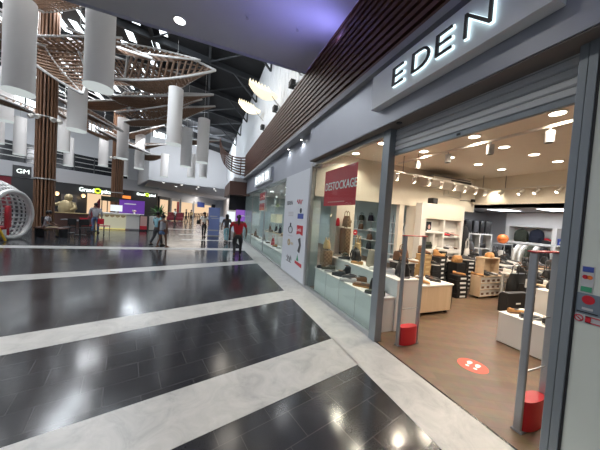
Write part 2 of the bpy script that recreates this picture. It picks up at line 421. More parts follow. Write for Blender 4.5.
for y in (13, 17, 21, 25, 29):
    mb = MB()
    mb.tube([(2.9, y, roofz(3)-1.6), (1.2, y, roofz(1.2)-.2)], .06); mb.tube([(2.9, y, roofz(3)-1.6), (2.9, y, roofz(3))], .05)
    mb.tube([(2.9, y+.2, roofz(3)-.3), (-.2, y+3.8, roofz(0)-.3)], .05); mb.tube([(-.2, y+.2, roofz(0)-.3), (-3.4, y+3.8, roofz(-3)-.3)], .05)
    o = mb.build('roof_brace', 'beam'); o['kind'] = 'structure'
n = 1
for y in range(7, 34, 2):
    for j in range(14):
        x = -16.5+j*1.02+.4*math.sin(y*1.7+j)
        if (j*7+y*3) % 9 in (0, 4): continue
        o = MB().prism([(x, y, roofz(x)-.05), (x+.40, y, roofz(x+.40)-.05), (x+.40, y+1.6, roofz(x+.40)-.05), (x, y+1.6, roofz(x)-.05)], (0, 0, .03)).build('window_%d' % n, 'sky'); n += 1
        o['kind'] = 'structure'
# pale steel trusses under the roof, seen between the canopies
for y in (20.5, 24.5, 28.5):
    mb = MB(); xs = [-24+1.7*i for i in range(14)]
    for i in range(len(xs)-1):
        a0, a1 = xs[i], xs[i+1]; z0, z1 = roofz(a0)-.5, roofz(a1)-.5
        mb.tube([(a0, y, z0), (a1, y, z1)], .055); mb.tube([(a0, y, z0-1.5), (a1, y, z1-1.5)], .055)
        mb.tube([(a0, y, z0-1.5), (a1, y, z1)], .04) if i % 2 else mb.tube([(a0, y, z0), (a1, y, z1-1.5)], .04)
        mb.tube([(a0, y-1, z0-.7), (a1, y+1, z1-.7)], .03)
    o = mb.build('roof_truss', 'greysteel'); o['kind'] = 'structure'

# ------------------------------------------------------------------ far walls
A = V((-23.4, 40.8, 0)); B = V((-8.75, 53.82, 0)); Cc = V((4.4, 89.6, 0)); A0 = A-(B-A)*1.1
Zv = V((0, 0, 1))
def wallq(name, p, q, z0, z1, m, th=.3, kind='structure', parent=None):
    d = (q-p).normalized(); nn = d.cross(Zv)*-th
    o = MB().prism([p+Zv*z0, q+Zv*z0, q+Zv*z1, p+Zv*z1], nn).build(name, m, parent)
    if kind: o['kind'] = kind
    return o
nrm = (B-A).normalized().cross(Zv)   # towards the hall
wallq('wall_far_shops', A0, B, 0, 4.4, 'shopdark')
wallq('wall_far_band', A0+nrm*.25, B+nrm*.25, 4.4, 6.3, 'greyband', .5)
wallq('wall_far_mezzanine', A0, A+(B-A)*.72, 6.3, 8.8, 'darkglass')
wallq('wall_far_upper', A0, A+(B-A)*.72, 8.8, 12.9, 'upperwall')
wallq('wall_far_prow', A+(B-A)*.72+nrm*.2, B+nrm*.2, 6.3, 14.5, 'upperwall')
wallq('window_400', A0, A+(B-A)*.95, 12.9, 15.3, 'sky')
wallq('wall_far_top', A0, B, 15.3, 18.5, 'roof')
dAB = (B-A).normalized()
for k in range(26):
    p = A0+dAB*(k*1.3)+nrm*.06
    o = MB().prism([p+Zv*12.9, p+dAB*.14+Zv*12.9, p+dAB*.14+Zv*15.3, p+Zv*15.3], nrm*.08).build('window_bar', 'beam'); o['kind'] = 'structure'
for z in (6.9, 7.6, 8.3):
    p = A0+nrm*.12
    o = MB().prism([p+Zv*z, p+Zv*(z+.09), p+(A+(B-A)*.72-A0)+Zv*(z+.09), p+(A+(B-A)*.72-A0)+Zv*z], nrm*.06).build('mezzanine_rail', 'greysteel'); o['kind'] = 'structure'
for k in range(14):
    p = A0+dAB*(2+k*2.4)+nrm*.1
    o = MB().prism([p+Zv*6.3, p+dAB*.12+Zv*6.3, p+dAB*.12+Zv*8.8, p+Zv*8.8], nrm*.1).build('mezzanine_post', 'beam'); o['kind'] = 'structure'
# bulkhead across the end of the hall
P1 = V((-7.3, 39.4, 0)); P2 = V((4.6, 42.3, 0))
wallq('wall_end', P1, P2, 5.55, 11.6, 'upperwall', .4)
wallq('wall_end_return', P1, V((-11.4, 51.6, 0)), 5.55, 14, 'upperwall', .3)
wallq('window_401', P1, P2, 11.6, 13.0, 'sky', .2)
wallq('wall_end_top', P1, P2, 13.0, 14.5, 'roof', .2)
for k in range(9):
    p = P1+(P2-P1)*(k/8)+V((0, -.1, 0))
    o = bx(p.x-.06, p.x+.06, p.y-.05, p.y, 11.6, 13.0).build('window_bar', 'beam'); o['kind'] = 'structure'
mb = MB().prism([P1+Zv*5.5, P2+Zv*5.5, V((8, 92, 5.5)), V((2, 92, 5.5)), V((-10.6, 52, 5.5))], (0, 0, .1))
struct('ceiling_corridor', mb, 'upperwall')
# corridor: left side shops, far end
nBC0 = (Cc-B).normalized().cross(Zv)
wallq('wall_corridor_band', B-nBC0*.15, Cc-nBC0*.15, 4.0, 5.5, 'upperwall')
dBC = (Cc-B).normalized(); nBC = dBC.cross(Zv)
wallq('wall_corridor', B-nBC*.6, Cc-nBC*.6, 0, 4.0, 'shopdark')
struct('wall_corridor_end', bx(2, 14, 88, 88.3, 0, 5.6), 'upperwall')
struct('wall_corridor_right', bx(5.6, 5.9, 16.8, 89, 0, 5.6), 'upperwall')
# lit shop bays in the corridor, separated by piers
bays = [('cream', 0.6, 4.0, 'shopglow', 'warm lit shop bay beside the black fascia'), ('pale', 5.2, 8.6, 'shopglow', 'pale lit shop bay with red hanging banner'), ('pale', 9.6, 16.0, 'shopglow', 'wide warm lit shop bay farther down the corridor'), ('pale', 17, 30, 'shopglow', 'long lit shop bay at the far end of the corridor')]
for i, (_, a, b, m, lab) in enumerate(bays):
    t = thing('lit_shopfront', lab, 'shop front', tuple(B+dBC*a), math.atan2(dBC.y, dBC.x))
    w = b-a
    bx(0, w, .0, .05, .05, 3.4).build('lit_interior', m, t)
    bx(-.2, w+.2, -.2, .1, 3.4, 3.99).build('header', 'shopdark' if i == 0 else 'whitewall', t)
    for x in (-.2, w): bx(x, x+.2, -.2, .1, 0, 3.4).build('pier', 'shopdark' if i == 0 else 'upperwall', t)
    mb = MB()
    for k in range(max(2, int(w/1.2))):
        x = .4+k*1.2+.2*math.sin(k*5); mb.box(x, x+.5, -.12, -.02, 0, .9+.6*abs(math.sin(k*3.1)))
    mb.build('goods', 'winedark' if i == 1 else 'brownbox', t)
o = MB().prism([B+dBC*7.2-nBC*-.3+Zv*.9, B+dBC*8.2-nBC*-.3+Zv*.9, B+dBC*8.2+nBC*.3+Zv*3.3, B+dBC*7.2+nBC*.3+Zv*3.3], nBC*.05).build('hanging_banner', 'red'); tag(o, 'red banner hanging in the second lit shop of the corridor', 'banner')
o = MB().prism([B+dBC*18+nBC*.5+Zv*2.6, B+dBC*23+nBC*.5+Zv*2.6, B+dBC*23+nBC*.5+Zv*4.0, B+dBC*18+nBC*.5+Zv*4.0], nBC*.1).build('shop_sign', 'blue'); tag(o, 'dark blue shop sign far down the corridor', 'sign')
# downlights under the bulkhead
dl = None
for i, (x, y) in enumerate([(-6.0, 41.2), (-3.6, 41.8), (-1.2, 42.4), (1.2, 43), (-4.8, 46), (-1.6, 46.5), (1.6, 47)]):
    lab = ORD[i]+' round downlight under the white end bulkhead, counted from the left'
    if dl is None: dl = downlight((x, y, 5.5), lab, .16, group='downlights under the end bulkhead')
    else: dup(dl, (x, y, 5.5), label=lab)
    light('SPOT', (x, y, 5.4), 420, (1, .93, .85), .15, 2.2)

# lit shop fronts and signs on the black facade
def on_facade(s, z, off=.35): return A+dAB*s+nrm*off+Zv*z
def facade_panel(name, s0, s1, z0, z1, m, off, lab, cat):
    o = MB().prism([on_facade(s0, z0, off), on_facade(s1, z0, off), on_facade(s1, z1, off), on_facade(s0, z1, off)], nrm*.06).build(name, m)
    return tag(o, lab, cat)
LAB = (B-A).length
def fpx(s): return s
facade_panel('lit_shop_interior', 8.5, 12.6, .1, 3.2, 'shopglow', .31, 'warm lit interior of the black optician shop', 'shop front')
facade_panel('orange_display_panel', 11.5, 12.5, .4, 2.8, 'orangeglow', .40, 'orange lit panel at the right of the optician shop', 'panel')
facade_panel('orange_window', 13.3, 14.6, 2.6, 3.4, 'orangeglow', .34, 'small orange lit window behind the purple board', 'panel')
facade_panel('lit_poster', 5.5, 7.3, .4, 2.8, 'darkgrey', .34, 'blue lit poster behind the golden statue', 'poster')
def ring(c, r, w, lab):
    pts = [c+dAB*(math.cos(q)*r*1.25)+Zv*(math.sin(q)*r) for q in [2*PI*k/20 for k in range(21)]]
    tag(MB().tube(pts, w, 6).build('sign_ring', 'lime'), lab, 'sign')
for s0, s1, s2, z, sz, lab in ((7.45, 9.75, 10.25, 3.42, .86, 'the larger optician sign'), (15.55, 17.35, 17.75, 3.72, .66, 'the smaller sign near the wall corner')):
    tag(text_mb('Grand', sz, on_facade(s0, z, .40), dAB, Zv, .08, .01, squash=.86).build('sign_lettering', 'whiteletter'), 'left white lettering of '+lab, 'sign')
    ring(on_facade(s1, z+sz*.33, .45), sz*.36, sz*.13, 'lime green eye ring in '+lab)
    tag(text_mb('ptical', sz, on_facade(s2, z, .40), dAB, Zv, .08, .01, squash=.86).build('sign_lettering', 'whiteletter'), 'right white lettering of '+lab, 'sign')
for k, sx in enumerate((5.0, 7.95)):
    o = MB().ell(on_facade(sx, 2.75, .5), (.28, .2, .3), 12, 8).build('wall_glow_lamp', mat('wall_lamp_glow%d' % k, (.8, .6, .4), .5, emit=(1, .62, .30), estr=.9), None, True); tag(o, ('left', 'right')[k]+' warm wall lamp beside the dark poster behind the golden statue', 'wall lamp')
    q = on_facade(sx, 2.5, .9); light('POINT', q, 30, (1, .7, .4), .2)
t = thing('shop_sign', 'black box sign with white letters on the grey band, far left', 'sign', (0, 0, 0))
def gmloc(s, z): return A+dAB*s+nrm*.35+Zv*z
MB().prism([gmloc(.95, 4.5), gmloc(2.5, 4.5), gmloc(2.5, 5.85), gmloc(.95, 5.85)], nrm*.2).build('box', 'shopdark', t)
text_mb('GM', .78, gmloc(1.18, 4.9)+nrm*.22, dAB, Zv, .03).build('lettering', 'whiteletter', t)
facade_panel('red_shopfront', -3.5, .85, .3, 4.3, 'winedark', .32, 'dark red shop front behind the silver ball, far left', 'shop front')

# ------------------------------------------------------------------ slatted columns, leaf canopies
def column(loc, label, h, r, bandz):
    t = thing('slatted_column', label, 'column', loc)
    MB().cyl((0, 0, 0), (0, 0, h), r*.66, n=16).build('core', 'slatback', t)
    nsl = 18
    for k in range(nsl):
        a = 2*PI*k/nsl; c, s_ = math.cos(a), math.sin(a)
        mx = Matrix.Translation((c*r*.84, s_*r*.84, 0)) @ Matrix.Rotation(a, 4, 'Z')
        MB().box(-.07, .07, -.034, .034, 0, h, mx).build('slat', 'cwood', t)
    for z in (2.9, bandz):
        MB().lathe([(r*1.12, z), (r*1.12, z+.07), (r*1.02, z+.07), (r*1.02, z)], 28).build('band', 'greysteel', t)
    return t
CA, CB = V((-8.62, 18.28, 0)), V((-8.26, 29.06, 0))
colA = column(CA, 'tall slatted wooden column, nearer and at the left', roofz(CA.x)-.36, .44, 6.35)
colB = column(CB, 'slatted wooden column, farther, behind the white counter', roofz(CB.x)-.36, .48, 6.3)
for ci, (c, r) in enumerate(((CA, .44), (CB, .48))):
    for k, a in enumerate((-2.3, -1.7, -.75, -.25)):
        p = c+V((math.cos(a)*(r+.17), math.sin(a)*(r+.17), 6.32))
        t = thing('spotlight', ORD[k]+' white spotlight from the left on the '+('nearer' if ci == 0 else 'farther')+' column band', 'spotlight', tuple(p), a, 'spotlights on the column bands')
        MB().tube([(-.1, 0, .03), (0, 0, .03), (0, 0, -.02)], .025).build('bracket', 'greysteel', t)
        MB().cyl((-.05, 0, -.02), (.12, 0, -.13), .11, .12, 12).build('head', 'offwhite', t, True)

def leaf(P0, P1, W, sag, label, k=1., dens=15, root=.8, drop=0., close=2.1):
    """boat shaped canopy: two rims, a sagging keel, open slats on one side, close slats on the other"""
    Cm = V((0, 0, 1.75)); P0, P1, W = Cm+(V(P0)-Cm)*k, Cm+(V(P1)-Cm)*k, V(W)*k; sag *= k; L = P1-P0
    dn = L.normalized().cross(W.normalized()).normalized()
    if dn.z > 0: dn = -dn
    t = thing('leaf_canopy', label, 'canopy', tuple(P0), 0, 'leaf shaped slatted canopies')
    N_ = 20
    def wf(u): return max(0, (1-u**2.2))*(root+(.95-root)*min(1, u*2.2))*(1 if u < .999 else 0)
    U_ = [i/N_ for i in range(N_+1)]
    ra = [L*u+W*wf(u)*.5 for u in U_]; rb = [L*u-W*wf(u)*.5 for u in U_]; kl = [L*u+(dn*sag-V((0, 0, drop*k)))*wf(u)*(.4+.9*math.sin(PI*min(1, u*.9+.1))) for u in U_]
    rr = .055*k
    MB().tube(ra, rr).build('rim', 'rim', t, True); MB().tube(rb, rr).build('rim', 'rim', t, True)
    MB().tube(kl, rr*.8).build('keel', 'rim', t, True); MB().tube([ra[0], kl[0], rb[0]], rr*1.2).build('root_tie', 'rim', t)
    def at(c, u):
        u = min(.9999, max(0, u)); f = u*N_; i = int(f); return c[i].lerp(c[i+1], f-i)
    ax = L.normalized()
    for nm, c, d_, sk, ww in (('open_slats', ra, dens, .10, .042), ('close_slats', rb, int(dens*close), .02, .05)):
        mb = MB()
        for j in range(1, d_):
            u = j/d_; p = at(c, u); q = at(kl, u-sk); d = q-p
            if d.length < .06: continue
            x = ax*ww*k; y_ = d.cross(x).normalized()*.03*k
            mb.prism([p-x-y_, p+x-y_, p+x+y_, p-x+y_], d)
        mb.build(nm, 'pwood', t)
    mb = MB()
    for c in (ra, rb):
        for j in (1, 2, 3, 4):
            mb.tube([p.lerp(q, j/5)+dn*.04*k for p, q in zip(c, kl)], .024*k, 4)
    mb.build('stringers', 'pwood', t)
    return t
LEAVES = [
 ((-3.95, 13.7, 8.35), (.12, 12.05, 8.2), (.35, .8, 2.1), .5, 'large leaf canopy with its tip pointing right under the soffit edge', 1.3, 15, 1., .8),
 ((-4.8, 16.2, 7.75), (.10, 14.2, 8.05), (.5, 1.3, .9), .8, 'leaf canopy just below the large one, tip at the right', 1.25, 18),
 ((-3.6, 17.8, 7.75), (.25, 16.3, 8.3), (.4, 1.4, .5), .6, 'third lower leaf canopy with its tip at the right', 1.2, 16),
 ((-5.4, 17.5, 11.0), (-.7, 15.7, 10.5), (.5, 1.8, 1.5), .4, 'high leaf canopy behind the soffit edge with a rounded tip', 1., 14, 1., 0, 1.),
 ((-7.6, 15.6, 9.3), (-5.5, 14.2, 6.7), (1.9, 1.0, .9), .3, 'steep leaf canopy leaning against the nearer column', 1.05, 14, 1., 0, 1.),
 ((-8.0, 16.4, 9.7), (-4.2, 14.6, 9.9), (.7, 1.9, 1.1), .5, 'leaf canopy rising right from the top of the nearer column', 1.05, 14, 1., 0, 1.1),
 ((-8.9, 17.0, 9.2), (-10.9, 13.6, 10.3), (1.6, -.8, .7), .4, 'leaf canopy rising from the nearer column towards the left', 1.05, 18),
 ((-6.4, 16.6, 10.8), (-3.0, 15.2, 9.6), (.8, 1.6, 1.0), .4, 'leaf canopy filling the gap behind the large hanging lamp', 1., 14, 1., 0, 1.),
 ((-8.6, 21.5, 10.9), (-1.2, 19.0, 11.0), (1.2, 4.2, .2), .3, 'broad flat slatted canopy close under the skylights', 1., 30, 1., 0, 1.),
 ((-8.8, 15.2, 11.2), (-3.4, 12.6, 11.3), (1.2, 3.2, .2), .3, 'broad flat slatted canopy above the big hanging lamps', 1., 26, 1., 0, 1.),
 ((-9.2, 18.4, 9.9), (-12.8, 14.6, 11.4), (2.2, -1.4, .5), .3, 'broad slatted canopy behind the corner hanging lamp', 1., 18, 1., 0, 1.),
 ((-5.6, 20.6, 8.6), (-.6, 18.6, 9.5), (.5, 1.6, 1.4), .4, 'upright leaf canopy behind the lower right leaf tips', 1., 16, 1., .5, 1.2),
 ((-7.3, 19.3, 7.85), (-3.6, 17.9, 8.35), (.4, 1.3, .15), .4, 'flat brown leaf canopy behind the middle hanging lamps', 1.15, 18),
 ((-5.6, 21.8, 8.0), (-1.0, 20.1, 9.1), (.4, 1.5, .5), .5, 'brown leaf canopy behind the big centre lamp', 1.1, 18),
 ((-7.2, 26.8, 7.3), (-3.5, 25.3, 7.6), (.5, 1.8, .8), .4, 'small leaf canopy low above the centre lamps', 1.25, 18),
 ((-6.3, 27.5, 6.7), (-3.4, 26.2, 6.75), (.4, 1.5, .3), .5, 'lowest small leaf canopy above the white end wall', 1.3, 18),
 ((-8.9, 17.9, 6.6), (-13.0, 16.0, 7.6), (.5, 1.5, .25), .35, 'brown leaf canopy reaching left from the nearer column', 1.05, 18),
 ((-7.8, 18.0, 7.6), (-5.2, 19.0, 6.5), (.5, 1.5, .3), .35, 'brown leaf canopy sloping down right of the nearer column', 1.15, 18),
 ((-7.0, 21, 6.9), (-4.3, 22.6, 6.0), (.3, 1.6, .3), .3, 'narrow leaf canopy sloping behind the white hanging lamps', 1.2, 18),
 ((-8.2, 28.3, 8.3), (-4.0, 26.5, 9.6), (.5, 2.0, .9), .5, 'leaf canopy spreading right from the farther column', 1., 16),
 ((-8.6, 28.6, 8.3), (-12.4, 25.5, 9.4), (1.6, -1.2, .9), .5, 'leaf canopy spreading left from the farther column', 1., 16),
 ((-2.6, 22.5, 7.4), (.9, 21.2, 7.6), (.4, 1.4, .4), .35, 'pale small leaf canopy beside the dark roof', 1.2, 16),
]
for a in LEAVES: leaf(*a)

# ------------------------------------------------------------------ hanging fabric cylinder lamps
def drum(L, label, loc):
    t = thing('hanging_lamp', label, 'hanging lamp', loc, 0, 'white fabric cylinder lamps over the hall'); r = .4
    MB().lathe([(r, .03), (r, L), (r-.01, L), (r-.01, .03)], 32).build('fabric_shade', 'fabric', t, True)
    MB().lathe([(r+.012, 0), (r+.012, .05), (r-.035, .05), (r-.035, 0)], 32).build('rim', 'lampring', t)
    MB().lathe([(r-.03, .10), (.001, .10)], 24).build('diffuser_plate', 'lampinner', t)
    MB().cyl((0, 0, .085), (0, 0, .098), .10, n=16).build('bulb', 'led', t)
    MB().tube([(0, 0, L-.02), (0, 0, roofz(loc[0])-loc[2])], .012, 4).build('cable', 'greysteel', t)
    for s_ in (0, 1): MB().tube([((-1)**s_*(r-.02), 0, L-.02), (0, 0, L+.05)], .01, 4).build('spreader', 'greysteel', t)
    return t
LAMPS = [
 (-6.31, 11.75, 5.44, 3.2, 'largest hanging lamp at the upper left corner'),
 (-3.54, 10.26, 5.6, 3.2, 'large hanging lamp touching the soffit edge'),
 (-12.14, 21.42, 6.57, 3.2, 'hanging lamp cut by the left edge, upper of two'),
 (-13.5, 23.1, 5.4, 3.2, 'hanging lamp cut by the left edge, lower of two'),
 (-15.39, 28.97, 5.53, 3.25, 'hanging lamp just left of the nearer wooden column'),
 (-6.57, 16.52, 5.52, 2.3, 'hanging lamp just right of the nearer wooden column'),
 (-11.62, 27.11, 6.0, 3.28, 'hanging lamp half hidden behind the one right of the column'),
 (-13.7, 32.95, 5.49, 2.97, 'small low hanging lamp right of the nearer column'),
 (-10.05, 30.88, 5.65, 3.1, 'slim hanging lamp left of the farther wooden column'),
 (-6.62, 24.22, 5.56, 3.3, 'hanging lamp in front of the farther wooden column'),
 (-6.12, 27.46, 5.32, 3.28, 'hanging lamp right of the farther wooden column'),
 (-1.97, 16.5, 5.57, 3.32, 'tall bright hanging lamp in the centre of the hall'),
 (-1.65, 21.6, 5.15, 3.06, 'hanging lamp right behind the tall centre lamp'),
 (-0.39, 18.89, 5.15, 3.1, 'rightmost tall hanging lamp beside the dark roof'),
 (-4.59, 31.66, 5.28, 2.6, 'leftmost of the three small distant hanging lamps'),
 (-1.63, 29.16, 5.22, 2.6, 'middle of the three small distant hanging lamps'),
 (-0.4, 28.16, 5.24, 2.4, 'rightmost of the three small distant hanging lamps'),
 (-12.2, 46.3, 6.4, 4.0, 'tiny hanging lamp just behind the farther column'),
]
for x, y, z, L, lab in LAMPS:
    drum(L, lab, (x, y, z))
    light('SPOT', (x, y, z+.06), 90, (1, .97, .94), .12, 2.3)
# ------------------------------------------------------------------ storefront
G = 2.43
def trim(mb, m): 
    global n
    o = struct('trim_%d' % n, mb, m, bevel=.004); n += 1; return o
n = 20
struct('wall_shop_fascia', bx(2.25, 2.62, -6, 5.36, 3.10, 3.90), 'fascia')
trim(bx(2.262, 2.60, -6, 5.33, 3.085, 3.10), 'soffit')
struct('wall_long_fascia', bx(2.40, 2.62, 5.36, 16.4, 2.99, 3.90), 'fascia')
trim(bx(2.38, 2.50, 2.76, 2.90, 0, 3.09), 'frame')
trim(bx(2.38, 2.48, 5.42, 5.54, 0, 3.09), 'framelite')
trim(bx(2.39, 2.47, 2.90, 5.42, 3.01, 3.09), 'framelite')
trim(bx(2.39, 2.47, 2.90, 5.42, 0, .07), 'framelite')
trim(bx(2.40, 2.54, .872, .918, 0, 3.09), 'frame')
trim(bx(2.395, 2.54, .822, .868, 0, 3.09), 'frame')
trim(bx(2.40, 2.50, .81, .822, 0, 3.09), 'black')
trim(bx(2.39, 2.47, 5.54, 16.4, 0, .06), 'framelite')
for y in (7.42, 10.4, 13.4): trim(bx(2.41, 2.45, y, y+.04, .06, 2.99), 'framelite')
struct('window_1', bx(2.424, 2.436, 2.90, 5.42, .07, 3.01), 'glass')
struct('window_2', bx(2.424, 2.436, 7.46, 16.4, .06, 2.99), 'glassfar')
struct('window_3', bx(2.41, 2.43, -3.2, .81, .06, 3.09), 'doorglass')
trim(bx(2.40, 2.46, -3.2, .81, 0, .06), 'frame')
o = bx(2.395, 2.42, 2.80, 2.86, 1.40, 1.47).build('key_switch', 'offwhite', bevel=.004); tag(o, 'small white key switch box on the grey door post', 'switch')
# roller shutter
t = thing('roller_shutter', 'grey ribbed roller shutter half lowered over the shop entrance', 'shutter', (2.50, .94, 2.72))
mb = MB(); z = .06
while z < .36:
    mb.prism([(0, 0, z), (-.014, 0, z+.012), (-.014, 0, z+.058), (0, 0, z+.07), (.015, 0, z+.07), (.015, 0, z)], (0, 1.82, 0)); z += .074
mb.build('slat_curtain', 'shutter', t)
MB().box(-.02, .02, 0, 1.82, 0, .055).build('bottom_bar', 'frame', t, bevel=.005)
MB().box(-.025, -.02, .86, .90, .015, .04).build('lock', 'black', t)
struct('trim_60', bx(2.50, 2.56, .94, 2.76, 3.06, 3.10), 'frame')
# small downlight in the fascia soffit
t = thing('soffit_spot', 'small black round spot in the underside of the blue-grey fascia', 'ceiling light', (2.33, 2.55, 3.085))
MB().lathe([(.035, 0), (.035, -.012), (.02, -.012)], 14).build('bezel', 'black', t)
MB().cyl((0, 0, 0), (0, 0, -.005), .02, n=12).build('lens', 'darkgrey', t)

# fascia sign with halo lit letters
t = thing('fascia_sign', 'long pale grey box sign with halo lit dark capital letters', 'sign', (2.12, 0, 3.33))
MB().box(0, .125, .95, 2.90, 0, .46).build('box', 'signbox', t, bevel=.003)
for ch, y, sq in (('E', 2.485, 1.42), ('D', 2.18, 1.2), ('E', 1.885, 1.42), ('N', 1.59, 1.16)):
    text_mb(ch, .325, (-.045, y, .105), (0, -1, 0), (0, 0, 1), .02, -.004, squash=sq).build('letter', 'letter', t); lt_ = t.children[-1]
    text_mb(ch, .325, (-.020, y, .105), (0, -1, 0), (0, 0, 1), .018, .002, squash=sq).build('letter_halo', 'halo', lt_)
t = thing('fascia_sign', 'smaller lit box sign on the fascia above the far shop window', 'sign', (2.28, 0, 3.12))
MB().box(0, .12, 9.2, 12.4, 0, .50).build('box', 'signbox', t)
for ch, y in (('E', 12.0), ('D', 11.3), ('E', 10.6), ('N', 9.95)): text_mb(ch, .42, (-.02, y, .10), (0, -1, 0), (0, 0, 1), .02, .01, squash=1.3).build('letter', 'whiteletter', t)
for i, y in enumerate((7.3, 6.2)):
    t = thing('ledge_spot', ['farther', 'nearer'][i]+' white spot lamp under the cladding ledge', 'spotlight', (2.34, y, 3.90), 0, 'spot lamps under the cladding ledge')
    MB().cyl((0, 0, 0), (0, 0, -.05), .035, n=14).build('housing', 'white', t, True); MB().cyl((0, 0, -.05), (0, 0, -.055), .022, n=14).build('lens', 'led', t)
    light('SPOT', (2.30, y, 3.82), 10, (.95, .98, 1), .04, 2.4)

# white logo panel
t = thing('logo_panel', 'tall white panel printed with small brand marks between two windows', 'panel', (2.38, 0, 0))
MB().box(0, .03, 5.54, 7.42, .05, 2.99).build('board', 'signpanel', t)
UU, WW = (0, -1, 0), (0, 0, 1)
text_mb('EDEN', .17, (-.004, 7.18, 2.10), UU, WW, .004, squash=1.2).build('lettering', 'darkgrey', t)
mb = MB(); mb.tube([(-.004, 6.3-.05*i, 2.16+.07*math.sin(i*1.9)) for i in range(9)], .012); mb.build('red_script', 'red', t)
for k in range(3): MB().box(-.004, 0, 6.55, 7.0, 1.76+k*.05, 1.785+k*.05).build('grey_stripe', 'palegrey', t)
MB().box(-.004, 0, 5.78, 6.2, 1.70, 1.84).build('blue_band', 'blue', t); MB().cyl((-.004, 5.99, 1.92), (0, 5.99, 1.92), .07, n=14).build('dark_emblem', 'navy', t)
mb = MB(); mb.tube([(-.004, 6.72+.17*math.cos(a), 1.36+.10*math.sin(a)) for a in [2*PI*i/16 for i in range(17)]], .012)
mb.tube([(-.004, 6.72, 1.44), (-.004, 6.72, 1.56)], .02); mb.build('tree_emblem', 'darkgrey', t)
MB().box(-.004, 0, 6.5, 6.95, 1.17, 1.19).build('emblem_line', 'palegrey', t)
MB().prism([(-.004, 5.76, 1.26), (-.004, 5.98, 1.30), (-.004, 6.2, 1.26), (-.004, 6.2, 1.52), (-.004, 5.76, 1.52)], (.004, 0, 0)).build('red_tab', 'red', t)
text_mb("Levi's", .14, (-.009, 6.175, 1.36), UU, WW, .003).build('red_tab_lettering', 'paperwhite', t)
mb = MB(); mb.tube([(-.004, 6.78+.08*math.cos(a), .98+.08*math.sin(a)) for a in [2*PI*i/14 for i in range(15)]], .02); mb.build('tan_ring_mark', 'straw', t)
text_mb('mm', .15, (-.004, 6.64, .93), UU, WW, .003).build('tan_lettering', 'straw', t)
mb = MB(); mb.prism([(-.004, 5.9, .78), (-.004, 6.05, .82), (-.004, 5.95, 1.0), (-.004, 6.06, 1.14), (-.004, 5.9, 1.2), (-.004, 5.82, 1.0)], (.004, 0, 0)); mb.build('dark_figure_mark', 'darkgrey', t)
mb = MB(); mb.tube([(-.004, 6.9-.06*i, .52+.09*math.sin(i*2.3)) for i in range(8)], .012); mb.box(-.004, 0, 6.5, 6.95, .40, .43); mb.build('grey_crest_mark', 'midgrey', t)
MB().prism([(-.004, 5.93, .56), (-.004, 6.1, .56), (-.004, 6.02, .74)], (.004, 0, 0)).build('green_triangle', 'greenpatch', t)
MB().prism([(-.004, 5.7, .42), (-.004, 6.2, .47), (-.004, 6.2, .54), (-.004, 5.7, .52)], (.004, 0, 0)).build('red_banner_mark', 'red', t)

# window signs
t = thing('sale_sign', 'large red sale sign with white capitals inside the near shop window', 'sign', (2.46, 0, 0))
MB().box(0, .008, 3.62, 4.84, 2.03, 2.79).build('board', 'red', t)
text_mb('DESTOCKAGE', .235, (-.003, 4.80, 2.36), UU, WW, .004, .001, squash=.80).build('lettering', 'paperwhite', t)
mb = MB()
for k in range(8): mb.box(-.003, 0, 3.98+k*.085, 4.045+k*.085, 2.10, 2.118)
mb.build('small_print', 'rose', t)
t = thing('sale_sign', 'small red sale sign in two squares inside the far shop window', 'sign', (2.50, 0, 0))
MB().box(0, .008, 10.5, 11.95, 1.93, 2.80).build('board', 'signpanel', t)
MB().box(-.004, 0, 10.55, 11.9, 2.42, 2.78).build('upper_square', 'red', t); MB().box(-.004, 0, 10.55, 11.9, 1.95, 2.28).build('lower_square', 'red', t)
for k in range(2): MB().box(-.012, -.004, 10.5, 10.54, 1.95+k*.4, 2.3+k*.4).build('clip', 'framelite', t)

# stickers on the frosted glass
t = thing('payment_sticker', 'narrow blue sticker strip with card symbols on the frosted glass', 'sticker', (2.408, .035, 0))
MB().box(-.001, 0, .705, .765, 1.37, 1.55).build('backing', 'palegrey', t)
MB().box(-.003, -.001, .71, .76, 1.51, 1.545).build('blue_band', 'blue', t); MB().box(-.003, -.001, .71, .76, 1.376, 1.41).build('green_band', 'greenpatch', t)
MB().cyl((-.003, .745, 1.475), (-.001, .745, 1.475), .014, n=12).build('red_dot', 'red', t); MB().cyl((-.003, .725, 1.475), (-.001, .725, 1.475), .014, n=12).build('orange_dot', 'orange', t)
t = thing('door_sticker', 'grey blue square sticker with red oval on the frosted glass', 'sticker', (2.408, .035, 0))
MB().box(-.002, 0, .655, .785, 1.225, 1.365).build('backing', mat('sticker_slate', (.16, .20, .24), .4), t)
MB().cyl((-.004, .72, 1.325), (-.002, .72, 1.325), .03, n=16).build('red_oval', 'red', t); MB().box(-.004, -.002, .695, .745, 1.255, 1.27).build('grey_line', 'palegrey', t)
MB().box(-.004, -.002, .672, .768, 1.235, 1.242).build('dark_line', 'black', t)
t = thing('warning_sticker', 'white sticker with red round pictogram and red bar outline on the glass', 'sticker', (2.408, .035, 0))
MB().box(-.001, 0, .40, .775, 1.165, 1.22).build('backing', 'palegrey', t)
mb = MB(); mb.tube([(-.003, .755+.02*math.cos(a), 1.193+.02*math.sin(a)) for a in [2*PI*i/18 for i in range(19)]], .003)
mb.tube([(-.003, .74, 1.18), (-.003, .77, 1.206)], .003); mb.build('round_pictogram', 'red', t)
mb = MB()
for z in (1.172, 1.21): mb.box(-.004, -.001, .40, .725, z, z+.006)
mb.box(-.004, -.001, .70, .725, 1.172, 1.216); mb.build('red_outline', 'red', t)

